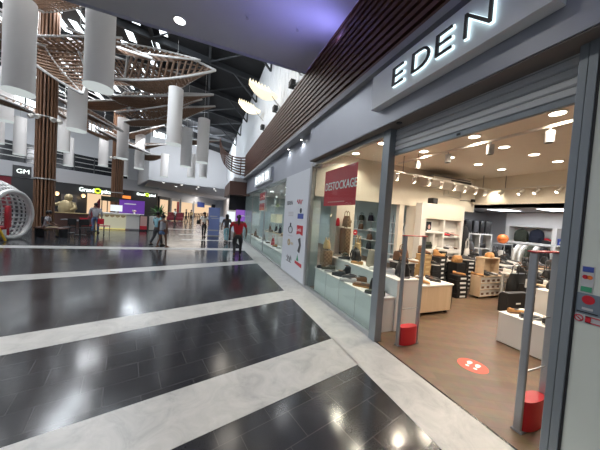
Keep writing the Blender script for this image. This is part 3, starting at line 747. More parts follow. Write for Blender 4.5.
# ------------------------------------------------------------------ anti theft gates
def gate(loc, label):
    t = thing('security_gate', label, 'security gate', loc, 0, 'anti theft gates at the shop entrance'); w = .36
    for x in (0, w): MB().box(x-.015, x+.015, -.03, .03, 0, 1.58).build('post', 'framelite', t, bevel=.012)
    MB().box(-.03, w+.03, -.04, .04, 1.58, 1.592).build('red_cap', 'red', t, bevel=.006)
    mb = MB(); mb.loft([sring(w/2, 0, z, (w/2-.016)*k, .062*k, 24, 2.3) for z, k in ((.01, 1), (.24, 1), (.27, .97))]); mb.build('red_foot', 'redgate', t, True)
    for z in (.52, .98): MB().box(.015, w-.015, -.005, .005, z, z+.010).build('crossbar', 'framelite', t)
    MB().box(-.02, w+.02, -.04, .04, 0, .012).build('floor_plate', 'midgrey', t)
    return t
gA = gate((2.655, 2.60, .002), 'anti theft gate with red foot beside the left door post')
dup(gA, (2.64, 1.16, .002), label='anti theft gate with red foot, nearest to the camera at right')
# round floor sticker
t = thing('floor_sticker', 'round red floor sticker with two white footprints', 'sticker', (3.27, 1.94, .002))
MB().cyl((0, 0, 0), (0, 0, .002), .165, n=40).build('disc', 'sticker', t)
for s_ in (-1, 1):
    mb = MB(); pts = []
    for k in range(16):
        a = 2*PI*k/16; pts.append(V((.055*math.cos(a)+.04, s_*.045+.028*math.sin(a)*(1.1 if math.cos(a) > 0 else .8), .002)))
    mb.prism(pts, (0, 0, .001)); mb.prism([V((-.055+.022*math.cos(2*PI*k/12), s_*.043+.022*math.sin(2*PI*k/12), .002)) for k in range(12)], (0, 0, .001)); mb.build('footprint', 'paperwhite', t)
t.rotation_euler = (0, 0, .3)
# ------------------------------------------------------------------ shop shell
struct('ceiling_shop', bx(2.60, 8.45, -4, 5.5, 3.40, 3.5), 'shopceil')
struct('wall_shop_header', bx(2.5, 8.45, 5.42, 5.56, 2.30, 3.40), 'cream')
struct('wall_shop_left', bx(5.62, 7.40, 5.22, 5.56, .0, 2.30), 'cream')
struct('wall_shop_pier', bx(3.05, 3.58, 5.25, 5.56, .0, 2.30), 'cream')
struct('wall_shop_post', bx(5.24, 5.42, 5.44, 5.56, .0, 2.30), 'cream')
struct('wall_bulkhead', bx(8.45, 8.6, -4, 6.6, 2.45, 3.5), 'cream')
struct('wall_backroom_near', bx(7.28, 7.40, 5.56, 6.7, 0, 2.45), 'shopgrey')
struct('wall_backroom_side', bx(7.40, 8.45, 6.55, 6.7, 0, 2.45), 'shopgrey')
struct('ceiling_backroom_side', bx(7.28, 8.45, 5.56, 6.7, 2.45, 2.55), 'shopgrey')
struct('ceiling_backroom', bx(8.45, 11.2, -4, 6.7, 2.45, 2.55), 'shopgrey')
struct('wall_back', bx(11.05, 11.2, -4, 6.7, 0, 2.5), 'shopgrey')
struct('wall_backroom_left', bx(8.45, 11.2, 6.55, 6.7, 0, 2.5), 'shopgrey')
struct('wall_shop_right', bx(2.6, 11.2, -4.1, -3.95, 0, 3.5), 'whitewall')
# next room behind the window display
struct('wall_next_room_back', bx(7.6, 7.75, 6.72, 16.5, 0, 3.1), 'tealpaint')
struct('wall_next_room_end', bx(2.5, 7.75, 16.3, 16.5, 0, 3.1), 'tealpaint')
struct('ceiling_next_room', bx(2.65, 7.75, 5.57, 16.5, 2.95, 3.05), 'whitewall')
struct('wall_next_room_pier', bx(2.45, 2.75, 5.56, 7.40, 0, 2.95), 'tealpaint')

# ceiling lights of the shop
sl = None
for i, (x, y) in enumerate([(4.38, 1.83), (4.40, 2.93), (4.46, 4.05), (5.40, 3.0), (5.32, 4.06), (6.37, 2.97), (6.40, 4.10), (7.34, 2.98), (7.36, 4.1), (5.4, 1.8), (6.4, 1.8), (7.4, 1.8), (4.4, .6), (5.6, .6), (6.9, .6), (3.35, 4.1), (3.35, 5.05), (3.35, 3.05)]):
    lab = 'round warm downlight in the tan shop ceiling, '+('nearest the shutter at right', 'second along the front row', 'third along the front row, at left', 'middle one of the second row', 'left one of the second row', 'middle one of the third row', 'left one of the third row', 'rightmost of the far row', 'far left one', 'hidden by the shutter', 'hidden by the shutter', 'hidden by the shutter', 'hidden behind the jamb', 'hidden behind the jamb', 'hidden behind the jamb', 'nearest the red sale sign', 'above the patterned luggage', 'above the doorway end of the window plinths')[i]
    if sl is None: sl = downlight((x, y, 3.4), lab, .085, 'warmled', group='round downlights in the shop ceiling')
    else: dup(sl, (x, y, 3.4), label=lab)
    light('SPOT', (x, y, 3.37), 90, (1, .87, .70), .07, 2.5)
# track lights
def track(p0, p1, label):
    t = thing('track_rail', label, 'track', p0); d = V(p1)-V(p0)
    MB().tube([(0, 0, 0), d], .028, 4).build('rail', 'offwhite', t)
    for u in (.12, .9): MB().tube([d*u, d*u+V((0, 0, 3.4-p0[2]-.001))], .006, 4).build('hanger', 'darkgrey', t)
    MB().box(-.03, .03, -.03, .03, -.02, .02).build('end_feed', 'offwhite', t)
track((4.52, 4.8, 3.28), (4.52, .2, 3.28), 'grey track rail running along the shop front under the ceiling')
track((3.9, 4.55, 3.0), (8.35, 4.9, 3.0), 'white track rail in front of the air conditioner')
track((8.35, 4.85, 3.0), (8.35, 2.0, 3.0), 'white track rail along the beige bulkhead')
def trackspot(loc, label, group, tilt, big=1.):
    t = thing('track_spot', label, 'spotlight', loc, tilt, group)
    MB().box(-.02, .02, -.015, .015, -.06, .0).build('adapter', 'offwhite', t)
    MB().cyl((-.05*big, 0, -.05), (.06*big, 0, -.16*big-.02), .045*big, .048*big, 14).build('head', 'offwhite', t, True)
    MB().cyl((.0605*big, 0, -.1625*big-.02), (.066*big, 0, -.168*big-.02), .034*big, n=12).build('lens', 'darkgrey' if big > 1 else 'warmled', t)
    return t
for i, y in enumerate((4.24, 3.5, 2.72, 1.95)):
    t = thing('track_spot', ORD[i]+' grey cylinder spotlight from the left on the front track', 'spotlight', (4.52, y, 3.26), 0, 'spotlights on the front track')
    MB().tube([(0, 0, 0), (0, 0, -.05)], .012).build('stem', 'palegrey', t); MB().cyl((0, 0, -.05), (0, 0, -.21), .055, n=16).build('head', 'palegrey', t, True)
    MB().cyl((0, 0, -.211), (0, 0, -.212), .045, n=14).build('lens', 'darkgrey', t)
ts = None
for i, x in enumerate((4.25, 4.85, 5.4, 5.92, 6.5, 7.0, 7.55, 8.05)):
    lab = ORD[i]+' small white spotlight from the left on the air conditioner track'
    loc = (x, 4.55+(x-3.9)*.0787, 3.0)
    if ts is None: ts = trackspot(loc, lab, 'small white spotlights on the back tracks', .9)
    else: dup(ts, loc, .9, label=lab)
    light('SPOT', (x, loc[1]-.12, 2.82), 10, (1, .88, .70), .04, 1.6, direction=(.15, .8, -.7))
for i, y in enumerate((4.6, 4.1, 3.75, 3.3)):
    dup(ts, (8.35, y, 3.0), 2.4, label=ORD[i]+' small white spotlight from the left on the bulkhead track')
light('SPOT', (8.2, 4.8, 2.9), 12, (1, .86, .65), .04, 1.8, direction=(1, 0, -.5))
# cool panels in the back room ceiling
for i, (x, y) in enumerate([(9.3, 5.0), (9.2, 3.65), (9.2, 2.2)]):
    t = thing('ceiling_panel_light', ['left', 'right', 'hidden right'][i]+' cool flat panel light in the low back ceiling', 'ceiling light', (x, y, 2.45), 0, 'flat panel lights of the back room')
    MB().box(-.45, .45, -.3, .3, -.02, 0).build('frame', 'white', t); MB().box(-.42, .42, -.27, .27, -.026, -.02).build('diffuser', 'panel', t)
    light('AREA', (x, y, 2.40), 22, (.92, .95, 1), .8)
# lights of the next room
nl = None
for i, (x, y) in enumerate([(4.2, 6.6), (6., 6.6), (4.2, 8.6), (6., 8.6), (4.2, 10.8), (6, 10.8), (4.2, 13), (6, 13), (4.2, 15), (6, 15), (3.1, 9.5), (3.1, 12)]):
    lab = 'cool round downlight in the ceiling behind the far shop windows'
    if nl is None: nl = downlight((x, y, 2.95), lab, .09, 'led', group='downlights behind the far shop windows')
    else: dup(nl, (x, y, 2.95))
    light('SPOT', (x, y, 2.9), 60, (.95, .97, 1), .08, 2.6)

# air conditioner, pipes, speaker
t = thing('air_conditioner', 'long cream ceiling air conditioner on the beige wall', 'air conditioner', (6.72, 5.22, 2.90))
MB().prism([(-.82, -.26, .26), (-.82, -.26, .12), (-.82, -.1, .0), (-.82, .19, .0), (-.82, .19, .26)], (1.64, 0, 0)).build('body', 'offwhite', t, bevel=.01)
MB().box(-.1, .78, -.266, -.26, .14, .23).build('outlet_louver', 'darkgrey', t); MB().box(-.8, .8, -.22, .19, .26, .30).build('top_plate', 'midgrey', t)
mb = MB(); mb.tube([(.2, .17, .01), (.2, .17, -.16), (.95, .17, -.2), (.95, .17, .2)], .018); mb.tube([(.4, .17, .01), (.4, .17, -.1), (.95, .17, -.1)], .012); mb.build('pipe', 'offwhite', t)
mb = MB().tube([(7.7, 5.40, 2.64), (8.25, 5.40, 2.66)], .012, 6); tag(mb.build('wall_conduit', 'darkgrey'), 'thin dark conduit on the beige wall right of the pipes', 'pipe')
o = MB().box(8.2, 8.3, 5.3, 5.40, 2.62, 2.72).build('wall_camera', 'black', bevel=.01); tag(o, 'small black camera at the end of the wall conduit', 'camera')
t = thing('speaker_box', 'small black box standing on top of the white display cabinet', 'speaker', (6.12, 5.1, 2.382)); MB().box(-.10, .10, -.09, .09, 0, .17).build('cabinet', 'black', t, bevel=.01); MB().cyl((0, -.091, .085), (0, -.095, .085), .06, n=16).build('cone', 'darkgrey', t)

# ------------------------------------------------------------------ goods
PROTO = {}
def shoe_parts(kind, c1, sole, heel=0.):
    t = thing('shoe', 'shoe', 'shoe'); L = .28
    st = {'sneaker': [(0, .030, .075), (.08, .036, .088), (.22, .037, .085), (.36, .036, .080), (.5, .038, .062), (.68, .045, .050), (.84, .044, .042), (.95, .030, .032), (1, .012, .018)],
          'flat': [(0, .026, .050), (.1, .032, .055), (.3, .032, .042), (.5, .036, .038), (.7, .042, .036), (.86, .040, .031), (.96, .024, .024), (1, .010, .014)],
          'boot': [(0, .034, .15), (.08, .040, .17), (.22, .041, .17), (.36, .038, .165), (.46, .038, .10), (.6, .043, .066), (.8, .045, .052), (.94, .030, .036), (1, .012, .02)]}[kind]
    rings = []
    for s_, w, h in st:
        x = -L/2+s_*L; r = []
        for k in range(10):
            a = PI*k/9; r.append(V((x, w*math.copysign(abs(math.cos(a))**.8, math.cos(a)), .022+heel*(1-s_)**2+max(.004, h)*math.sin(a)**.7)))
        rings.append(r)
    up = MB().loft(rings).build('upper', c1, t, True)
    rings = []
    for s_, w, h in st:
        x = -L/2+s_*L*1.01; z0 = heel*(1-s_)**2
        rings.append([V((x, -w*1.1, z0)), V((x, w*1.1, z0)), V((x, w*1.1, z0+.024)), V((x, -w*1.1, z0+.024))])
    MB().loft(rings).build('sole', sole, t)
    i = 1 if kind != 'flat' else 2
    zt = .022+st[i+1][2]
    mb = MB().prism([V((-.045+.055*math.cos(2*PI*k/14)*(.8 if kind == 'boot' else 1), .026*math.sin(2*PI*k/14), zt-.006+heel*.6)) for k in range(14)], (0, 0, .010)); mb.build('lining', 'darkgrey' if c1 not in ('black', 'blacksatin') else 'brown', up)
    if kind == 'sneaker':
        mb = MB()
        for k in range(4): x = -.02+k*.022; z = .024+st[4][2]+.012-k*.006; mb.box(x, x+.007, -.022, .022, z, z+.006)
        mb.build('laces', 'offwhite' if c1 != 'offwhite' else 'palegrey', up)
    return t
def shoe(kind, c1, sole, loc, rz, label, group, heel=0.):
    key = (kind, c1, sole, heel)
    if key in PROTO: return dup(PROTO[key], loc, rz, label, group)
    t = shoe_parts(kind, c1, sole, heel); PROTO[key] = t
    t.location = loc; t.rotation_euler = (0, 0, rz); t['label'] = label; t['group'] = group; return t
def bag(loc, w, d, h, m, rz, label, group=None, handle=True, flap=None, nm='handbag', hh=None):
    t = thing(nm, label, 'bag', loc, rz, group)
    MB().loft([sring(0, 0, z, w/2*k, d/2*k2, 20, 3.5) for z, k, k2 in ((0, .94, .96), (h*.08, 1, 1), (h*.6, .95, .85), (h*.94, .88, .5), (h, .86, .42))]).build('body', m, t, True)
    if handle:
        hh_ = hh or h*.45
        for s_ in (-1, 1): MB().tube([(-w*.25, s_*d*.22, h*.9), (-w*.22, s_*d*.2, h+hh_*.7), (0, s_*d*.15, h+hh_), (w*.22, s_*d*.2, h+hh_*.7), (w*.25, s_*d*.22, h*.9)], .009).build('handle', m, t, True)
    if flap: MB().box(-w*.35, w*.35, -d*.5-.004, -d*.42, h*.35, h*.62).build('front_pocket', flap, t, bevel=.006)
    return t
def backpack(loc, w, d, h, m, rz, label, group=None):
    t = thing('backpack', label, 'bag', loc, rz, group)
    MB().loft([sring(0, 0, z*h, w/2*k, d/2*k2, 20, 3) for z, k, k2 in ((0, .9, .9), (.06, 1, 1), (.6, 1, .95), (.82, .88, .8), (.95, .6, .5), (1, .3, .25))]).build('body', m, t, True)
    MB().loft([sring(0, -d*.45, z*h, w*.36*k, d*.22*k, 16, 3) for z, k in ((.08, .9), (.14, 1), (.4, 1), (.48, .7))]).build('front_pocket', m, t, True)
    MB().tube([(-.05, d*.1, h*.97), (0, d*.1, h*1.07), (.05, d*.1, h*.97)], .01).build('top_handle', 'black', t)
    for s_ in (-1, 1): MB().tube([(s_*w*.3, d*.45, h*.85), (s_*w*.34, d*.62, h*.5), (s_*w*.3, d*.45, h*.1)], .016).build('shoulder_strap', 'black', t)
    return t
def suitcase(loc, w, d, h, m, rz, label, group=None, pull=.0):
    t = thing('suitcase', label, 'suitcase', loc, rz, group)
    MB().loft([sring(0, 0, z, w/2*k, d/2*k, 24, 6) for z, k in ((.05, .95), (.08, 1), (h-.04, 1), (h, .95))]).build('shell', m, t, True); sh_ = t.children[0]
    mb = MB()
    for x in (-.3, -.1, .1, .3): mb.box(x*w-.008, x*w+.008, -d/2-.004, -d/2+.01, .12, h-.08)
    mb.build('ribs', m, sh_)
    MB().tube([(-w*.2, 0, h-.01), (-w*.2, 0, h+.03+pull), (w*.2, 0, h+.03+pull), (w*.2, 0, h-.01)], .010).build('handle', 'black', t)
    for sx in (-1, 1):
        for sy in (-1, 1): MB().cyl((sx*w*.38-.012, sy*d*.32, .026), (sx*w*.38+.012, sy*d*.32, .026), .026, n=12).build('wheel', 'black', sh_)
    return t
def sbox(loc, w, d, h, m, rz, label, group, lab='paperwhite', lidm=None):
    key = ('box', w, d, h, m, lab, lidm)
    if key in PROTO: return dup(PROTO[key], loc, rz, label, group)
    t = thing('shoe_box', label, 'shoe box', loc, rz, group); PROTO[key] = t
    MB().box(-w/2+.004, w/2-.004, -d/2+.004, d/2-.004, 0, h*.7).build('body', m, t)
    MB().box(-w/2, w/2, -d/2, d/2, h*.68, h).build('lid', lidm or m, t)
    MB().box(w*-.2, w*.3, -d/2-.002, -d/2+.002, h*.2, h*.6).build('end_label', lab, t)
    return t

# window display, two white stepped plinths
t = thing('display_plinth', 'low pale teal stepped plinth with white top inside the near window', 'display counter', (2.56, 2.98, .002))
MB().box(0, .36, 0, 2.25, 0, .53).build('front_panel', 'teal', t); MB().box(-.015, .36, -.01, 2.27, .53, .56).build('top', 'white', t, bevel=.004)
mb = MB()
for y in (.56, 1.12, 1.68): mb.box(-.003, .004, y-.003, y+.003, .02, .52)
mb.build('panel_joints', 'midgrey', t)
t = thing('display_plinth', 'higher white plinth behind the low one inside the near window', 'display counter', (2.93, 2.96, .002))
MB().box(0, .48, 0, 2.25, 0, .81).build('front_panel', 'teal', t); MB().box(-.01, .48, -.01, 2.27, .81, .84).build('top', 'white', t, bevel=.004)
MB().box(.0, .48, -.004, .0, .01, .80).build('end_panel', 'white', t)
g1 = 'shoes on the low window plinth'
LOW = [('sneaker', 'black', 'darkgrey', 2.68, 5.06, 2.3, 'black sneaker at the far end of the low window plinth'), ('sneaker', 'olive', 'offwhite', 2.70, 4.84, 2.5, 'dark olive sneaker, second from the far end of the low window plinth'),
 ('flat', 'midgrey', 'offwhite', 2.66, 4.62, 2.4, 'grey flat shoe, third from the far end of the low plinth'), ('sneaker', 'black', 'black', 2.68, 4.36, 2.0, 'large black sneaker at the middle of the low plinth'),
 ('boot', 'blacksatin', 'black', 2.85, 4.42, 2.2, 'black ankle boot behind the middle sneaker on the low plinth'), ('sneaker', 'darkgrey', 'offwhite', 2.74, 4.05, 2.1, 'charcoal white soled sneaker nearer on the low plinth'),
 ('sneaker', 'brown', 'offwhite', 2.84, 3.86, 2.3, 'brown white soled sneaker at the back edge of the low plinth'), ('flat', 'palegrey', 'palegrey', 2.63, 3.92, 2.4, 'pale grey flat slipper at the front edge of the low plinth'),
 ('flat', 'brown', 'tan', 2.70, 3.58, 2.2, 'brown loafer lying towards the doorway end of the low plinth'), ('flat', 'olive', 'darkgrey', 2.66, 3.16, 2.3, 'olive flat shoe nearest the door post on the low plinth')]
for k, c1, so, x, y, r, lab in LOW: shoe(k, c1, so, (x, y, .562), r, lab, g1).scale = (1.15,)*3
bag((2.80, 3.34, .562), .22, .14, .20, 'blacksatin', 1.4, 'small black handbag on the low plinth beside the door post', handle=False, flap='black')
g2 = 'goods on the higher window plinth'
shoe('sneaker', 'black', 'offwhite', (2.98, 4.66, .842), 2.2, 'black sneaker in front of the olive bag on the higher plinth', g2)
bag((3.06, 4.72, .842), .26, .16, .15, 'olive', 1.2, 'slouchy olive bag on the higher window plinth', g2, handle=False)
backpack((3.16, 4.46, .842), .26, .16, .30, 'black', 1.3, 'black rounded bag beside the olive one on the higher plinth', g2)
bag((3.28, 4.6, .842), .26, .16, .40, 'straw', 1.3, 'tan straw bag standing behind the black bag', g2)
shoe('flat', 'tan', 'straw', (3.02, 4.22, .842), 2.0, 'tan flat shoe in front of the black bag on the higher plinth', g2)
bag((3.18, 3.92, .842), .34, .18, .34, 'greige', 1.3, 'large stone coloured canvas bag on the higher plinth', g2, handle=False, flap='greige')
shoe('sneaker', 'offwhite', 'offwhite', (3.04, 3.62, .842), 2.1, 'white sneaker beside the stone canvas bag', g2)
shoe('sneaker', 'palegrey', 'offwhite', (3.10, 3.40, .842), 2.1, 'pale grey sneaker on the higher plinth near the doorway', g2)
bag((3.22, 3.16, .842), .30, .2, .24, 'blacksatin', 1.2, 'black leather bag at the doorway end of the higher plinth', g2, flap='black')
# luggage group against the cream pier
t = thing('luggage_riser', 'pale block carrying the patterned luggage in the window corner', 'plinth', (3.08, 5.0, .842)); MB().box(-.06, .30, -.2, .22, 0, .05).build('block', 'white', t)
suitcase((3.20, 5.02, .892), .42, .16, .66, 'mono', 1.35, 'tall brown patterned suitcase against the cream pier')
bag((3.20, 5.00, 1.59), .36, .15, .26, 'mono', 1.35, 'brown patterned handbag standing on the tall suitcase', flap='mono')
bag((3.08, 5.21, 1.59), .12, .1, .20, 'red', 1.2, 'small red pouch beside the patterned handbag', handle=False)
suitcase((2.76, 5.10, .562), .40, .24, .44, 'mono', 1.3, 'short brown patterned suitcase at the far corner of the low plinth')
bag((2.76, 5.10, 1.04), .26, .16, .20, 'straw', 1.3, 'tan bucket bag on top of the short patterned suitcase', hh=.06)

# wooden bench with boxes, near the gate
t = thing('wood_display_bench', 'pale wood fronted display bench right of the left gate', 'display bench', (3.80, 3.32, .002))
MB().box(0, .94, 0, .025, .07, .57).build('front_board', 'pinewood', t); MB().box(-.01, .96, -.01, .62, .57, .60).build('top', 'white', t, bevel=.004)
MB().box(.0, .94, .60, .62, .07, .57).build('back_board', 'white', t); MB().box(.92, .94, 0, .62, .07, .57).build('side_board', 'white', t)
MB().box(.0, .94, .02, .60, .07, .09).build('bottom_shelf', 'white', t); MB().box(0, .92, .02, .6, .32, .335).build('shelf', 'white', t)
for x in (.06, .86):
    for y in (.06, .56): MB().cyl((x, y, 0), (x, y, .07), .03, n=10).build('caster', 'black', t)
for i, (y, z) in enumerate([(.12, .092), (.36, .092), (.12, .337), (.36, .337)]):
    sbox((3.80+.16, 3.32+y+.08, z+.002), .20, .30, .11, 'black', -PI/2, 'black shoe box inside the wooden bench, '+('lower front', 'lower back', 'upper front', 'upper back')[i], 'black boxes inside the bench')
g3 = 'shoes on the pale wood bench'
shoe('sneaker', 'tan', 'offwhite', (4.05, 3.45, .602), -1.2, 'tan white soled sneaker at the front left of the pale bench', g3)
shoe('sneaker', 'offwhite', 'offwhite', (4.20, 3.58, .602), -1.2, 'cream sneaker behind the tan one on the pale bench', g3)
shoe('flat', 'blacksatin', 'black', (4.48, 3.56, .602), -1.0, 'black loafer at the centre of the pale bench', g3)
shoe('flat', 'black', 'darkgrey', (4.62, 3.70, .602), -.9, 'black slip-on behind the loafer on the pale bench', g3)
shoe('sneaker', 'brown', 'tan', (3.92, 3.62, .602), -1.2, 'brown sneaker at the left edge of the pale bench', g3)
# black cabinet behind the gate with shelf
t = thing('black_stand', 'black box stand behind the left gate with a white top shelf', 'stand', (3.46, 3.44, .002))
MB().box(0, .34, 0, .3, 0, 1.0).build('body', 'black', t); MB().box(-.03, .40, -.02, .34, 1.0, 1.03).build('top', 'white', t); MB().box(.02, .32, -.008, 0, .62, .96).build('door', 'darkgrey', t)
MB().cyl((.2, -.02, .8), (.2, -.008, .8), .015, n=10).build('knob', 'greysteel', t)
bag((3.62, 3.58, 1.034), .26, .16, .22, 'brown', .2, 'brown leather handbag on the black stand behind the gate')
shoe('boot', 'brown', 'black', (3.50, 3.50, 1.034), -1.2, 'brown boot on the black stand beside the handbag', 'shoes on the black stand')
shoe('flat', 'offwhite', 'tan', (3.74, 3.48, 1.034), -1.1, 'white flat shoe at the edge of the black stand', 'shoes on the black stand')
# stacks of shoe boxes
def stack(x, y, z0, nb, w, d, h, m, rz, what, group, lab='paperwhite', lidm=None):
    for k in range(nb):
        pos = 'bottom box' if k == 0 else ('top box' if k == nb-1 else ORD[k]+' box from the bottom')
        sbox((x+random.uniform(-.012, .012), y+random.uniform(-.012, .012), z0+k*(h+.002)), w, d, h, m, rz+random.uniform(-.05, .05), pos+' of '+what, group, lab, lidm)
stack(5.02, 4.30, .004, 9, .30, .22, .115, 'kraft', .1, 'the tall tan stack behind the pale bench', 'tan shoe boxes', 'straw')
stack(5.42, 4.35, .004, 6, .32, .24, .125, 'black', .05, 'the black stack right of the tan boxes', 'black shoe boxes', 'black')
stack(6.02, 4.08, .004, 5, .36, .24, .11, 'black', -.1, 'the labelled black stack beside the box rack', 'black shoe boxes')
stack(5.86, 4.55, .004, 8, .30, .22, .115, 'black', .1, 'the taller black stack left of the box rack', 'black shoe boxes')
stack(6.24, 4.82, .004, 9, .30, .22, .115, 'black', 0, 'the black stack behind the tan bag', 'black shoe boxes', 'straw')
sbox((6.50, 4.50, .004), .36, .26, .79, 'black', .05, 'tall black box carrying the orange tan bag', 'tall black boxes', 'darkgrey')
stack(6.72, 4.72, .004, 6, .32, .24, .115, 'black', .2, 'the black stack under the white cabinet', 'black shoe boxes')
stack(7.12, 4.62, .004, 7, .32, .24, .115, 'black', -.1, 'the black stack right of the tan bag', 'black shoe boxes')
stack(7.75, 4.9, .004, 8, .32, .24, .115, 'darkgrey', .1, 'the charcoal stack beyond the box rack', 'charcoal shoe boxes')
# box rack with cube on top
t = thing('box_rack', 'low pale wood rack filled with rows of small boxes', 'display rack', (6.45, 3.83, .002))
MB().box(0, .03, 0, .24, .05, .54).build('side_panel', 'pinewood', t); MB().box(1.27, 1.30, 0, .24, .05, .54).build('side_panel', 'pinewood', t)
MB().box(-.01, 1.31, -.01, .25, .54, .565).build('top', 'pinewood', t, bevel=.003)
for z in (.05, .215, .38): MB().box(.03, 1.27, 0, .23, z, z+.012).build('shelf', 'pinewood', t)
MB().box(.0, 1.30, .23, .24, .05, .54).build('back_panel', 'pinewood', t)
for x in (.1, 1.15): MB().cyl((x, .1, 0), (x, .1, .05), .025, n=10).build('caster', 'black', t)
for r in range(3):
    for c in range(6):
        sbox((6.45+.135+c*.205, 3.83+.115, .002+.063+r*.165), .195, .20, .135, 'offwhite', 0, '%s small cream box from the left in the %s row of the rack' % (ORD[c], ('bottom', 'middle', 'top')[r]), 'small boxes in the wood rack', 'brown')
t = thing('display_cube', 'open pale wood cube standing on the box rack', 'display cube', (6.58, 3.86, .568))
MB().box(0, .025, 0, .20, 0, .44).build('side', 'pinewood', t); MB().box(.60, .625, 0, .20, 0, .44).build('side', 'pinewood', t); MB().box(-.01, .635, 0, .20, .44, .465).build('top', 'pinewood', t)
MB().box(.025, .60, .18, .20, 0, .44).build('back', 'pinewood', t); MB().box(.025, .60, 0, .18, 0, .012).build('base', 'pinewood', t)
bag((6.50, 4.50, .80), .34, .18, .18, 'tan', .1, 'orange tan leather bag on a black box left of the pale cube', handle=False, flap='tan')
g4 = 'shoes around the pale cube on the box rack'
shoe('boot', 'black', 'black', (6.72, 3.95, .582), -1.3, 'black boot inside the pale cube', g4)
shoe('sneaker', 'black', 'offwhite', (6.88, 3.95, .582), -1.2, 'black white soled sneaker inside the pale cube', g4)
shoe('flat', 'palegrey', 'black', (7.04, 3.94, .582), -1.1, 'grey flat shoe at the right of the pale cube', g4)
shoe('flat', 'tan', 'brown', (6.51, 3.95, .570), -1.4, 'tan slipper on the rack just left of the pale cube', g4)
shoe('sneaker', 'darkgrey', 'offwhite', (7.34, 3.95, .568), -1.2, 'charcoal sneaker right of the pale cube', g4)
shoe('sneaker', 'rose', 'offwhite', (7.48, 3.95, .568), -1.2, 'pink sneaker right of the charcoal one on the rack', g4)
shoe('sneaker', 'black', 'black', (7.64, 3.95, .568), -1.1, 'all black sneaker at the right end of the rack', g4)
bag((6.95, 3.96, 1.035), .28, .18, .12, 'tan', .2, 'orange tan soft bag on top of the pale cube', handle=False)

# odd pairs left on top of the box stacks
for k, c1, so, x, y, z, r, lab in [('sneaker', 'black', 'offwhite', 5.42, 4.35, .768, -.9, 'black white soled sneaker on the black stack right of the tan boxes'), ('boot', 'brown', 'black', 5.02, 4.30, 1.059, -1.0, 'brown boot on top of the tall tan stack'),
  ('flat', 'tan', 'brown', 6.02, 4.08, .568, -1.1, 'tan loafer on the labelled black stack beside the rack'), ('boot', 'tan', 'brown', 5.86, 4.55, .944, -.8, 'tan boot on the taller black stack left of the box rack'),
  ('sneaker', 'offwhite', 'offwhite', 6.24, 4.82, 1.061, -.9, 'cream sneaker on the high black stack below the niches'), ('boot', 'black', 'black', 6.72, 4.72, .710, -.9, 'black boot on the black stack under the white cabinet'),
  ('sneaker', 'darkgrey', 'offwhite', 7.12, 4.62, .827, -.9, 'charcoal sneaker on the black stack right of the tan bag'), ('sneaker', 'black', 'black', 7.75, 4.9, .944, -.9, 'black sneaker on the charcoal stack beyond the box rack')]:
    shoe(k, c1, so, (x, y, z), r, lab, 'shoes on the box stacks')
stack(7.45, 4.45, .004, 6, .32, .24, .115, 'black', .1, 'the black stack behind the right end of the rack', 'black shoe boxes')
stack(5.62, 4.75, .004, 8, .30, .24, .115, 'black', .1, 'the black stack in front of the cabinet shelf', 'black shoe boxes')
# ------------------------------------------------------------------ white display cabinet with niches
t = thing('display_cabinet', 'tall white display cabinet with rounded niches under the air conditioner', 'cabinet', (5.62, 5.0, .002))
W_ = 1.75
MB().box(0, W_, .16, .21, 0, 2.38).build('back_panel', 'white', t); MB().box(0, .03, 0, .16, 0, 2.38).build('side_panel', 'white', t); MB().box(W_-.03, W_, 0, .16, 0, 2.38).build('side_panel', 'white', t)
MB().box(.03, W_-.03, 0, .16, 1.95, 2.38).build('header', 'cream', t)
mb = MB()
mb.box(.03, .20, 0, .16, 0, 1.95); mb.box(.90, .97, 0, .16, 1.02, 1.95); mb.box(W_-.10, W_-.03, 0, .16, 0, 1.95)
mb.box(.20, .90, 0, .16, 1.53, 1.59); mb.box(.97, W_-.10, 0, .16, 1.42, 1.47); mb.box(.53, .58, .0, .16, 1.08, 1.53); mb.box(.2, W_-.1, 0, .16, .96, 1.08)
mb.build('niche_frame', 'white', t, bevel=.012)
MB().box(.2, W_-.1, -.28, .16, .76, .80).build('display_shelf', 'white', t, bevel=.004); MB().box(.2, W_-.1, -.02, .15, .05, .76).build('lower_panel', 'offwhite', t)
c0 = V((5.62, 5.0, .002))
tp = thing('framed_picture', 'small framed portrait leaning in the upper left cabinet niche', 'picture', (6.05, 5.12, 1.594))
MB().box(-.13, .13, -.01, .01, 0, .30).build('frame', 'paperwhite', tp); MB().box(-.10, .10, -.013, -.01, .03, .27).build('print', 'navy', tp); MB().ell((.02, -.014, .12), (.05, .004, .07), 10, 6).build('portrait', 'rose', tp)
bag((5.90, 5.1, 1.594), .10, .10, .26, 'black', .0, 'slim black bag at the left of the framed picture', handle=False)
bag((6.02, 5.08, 1.082), .36, .13, .20, 'olive', 0, 'dark olive clutch in the lower left cabinet niche', handle=False, flap='black')
g = 'shoes in the white cabinet'
shoe('sneaker', 'red', 'black', (6.72, 5.08, 1.472), -.6, 'dark red shoe at the left of the upper right niche', g)
shoe('sneaker', 'black', 'offwhite', (6.88, 5.08, 1.472), -.8, 'black sneaker in the middle of the upper right niche', g)
shoe('sneaker', 'rose', 'offwhite', (7.1, 5.08, 1.472), -.6, 'pink sneaker at the right of the upper right niche', g)
shoe('flat', 'black', 'black', (6.72, 5.08, 1.082), -.5, 'black flat shoe at the left of the lower right niche', g)
shoe('sneaker', 'palegrey', 'offwhite', (6.92, 5.08, 1.082), -.5, 'grey sneaker in the middle of the lower right niche', g)
shoe('flat', 'brown', 'black', (7.12, 5.08, 1.082), -.2, 'brown flat shoe at the right of the lower right niche', g)
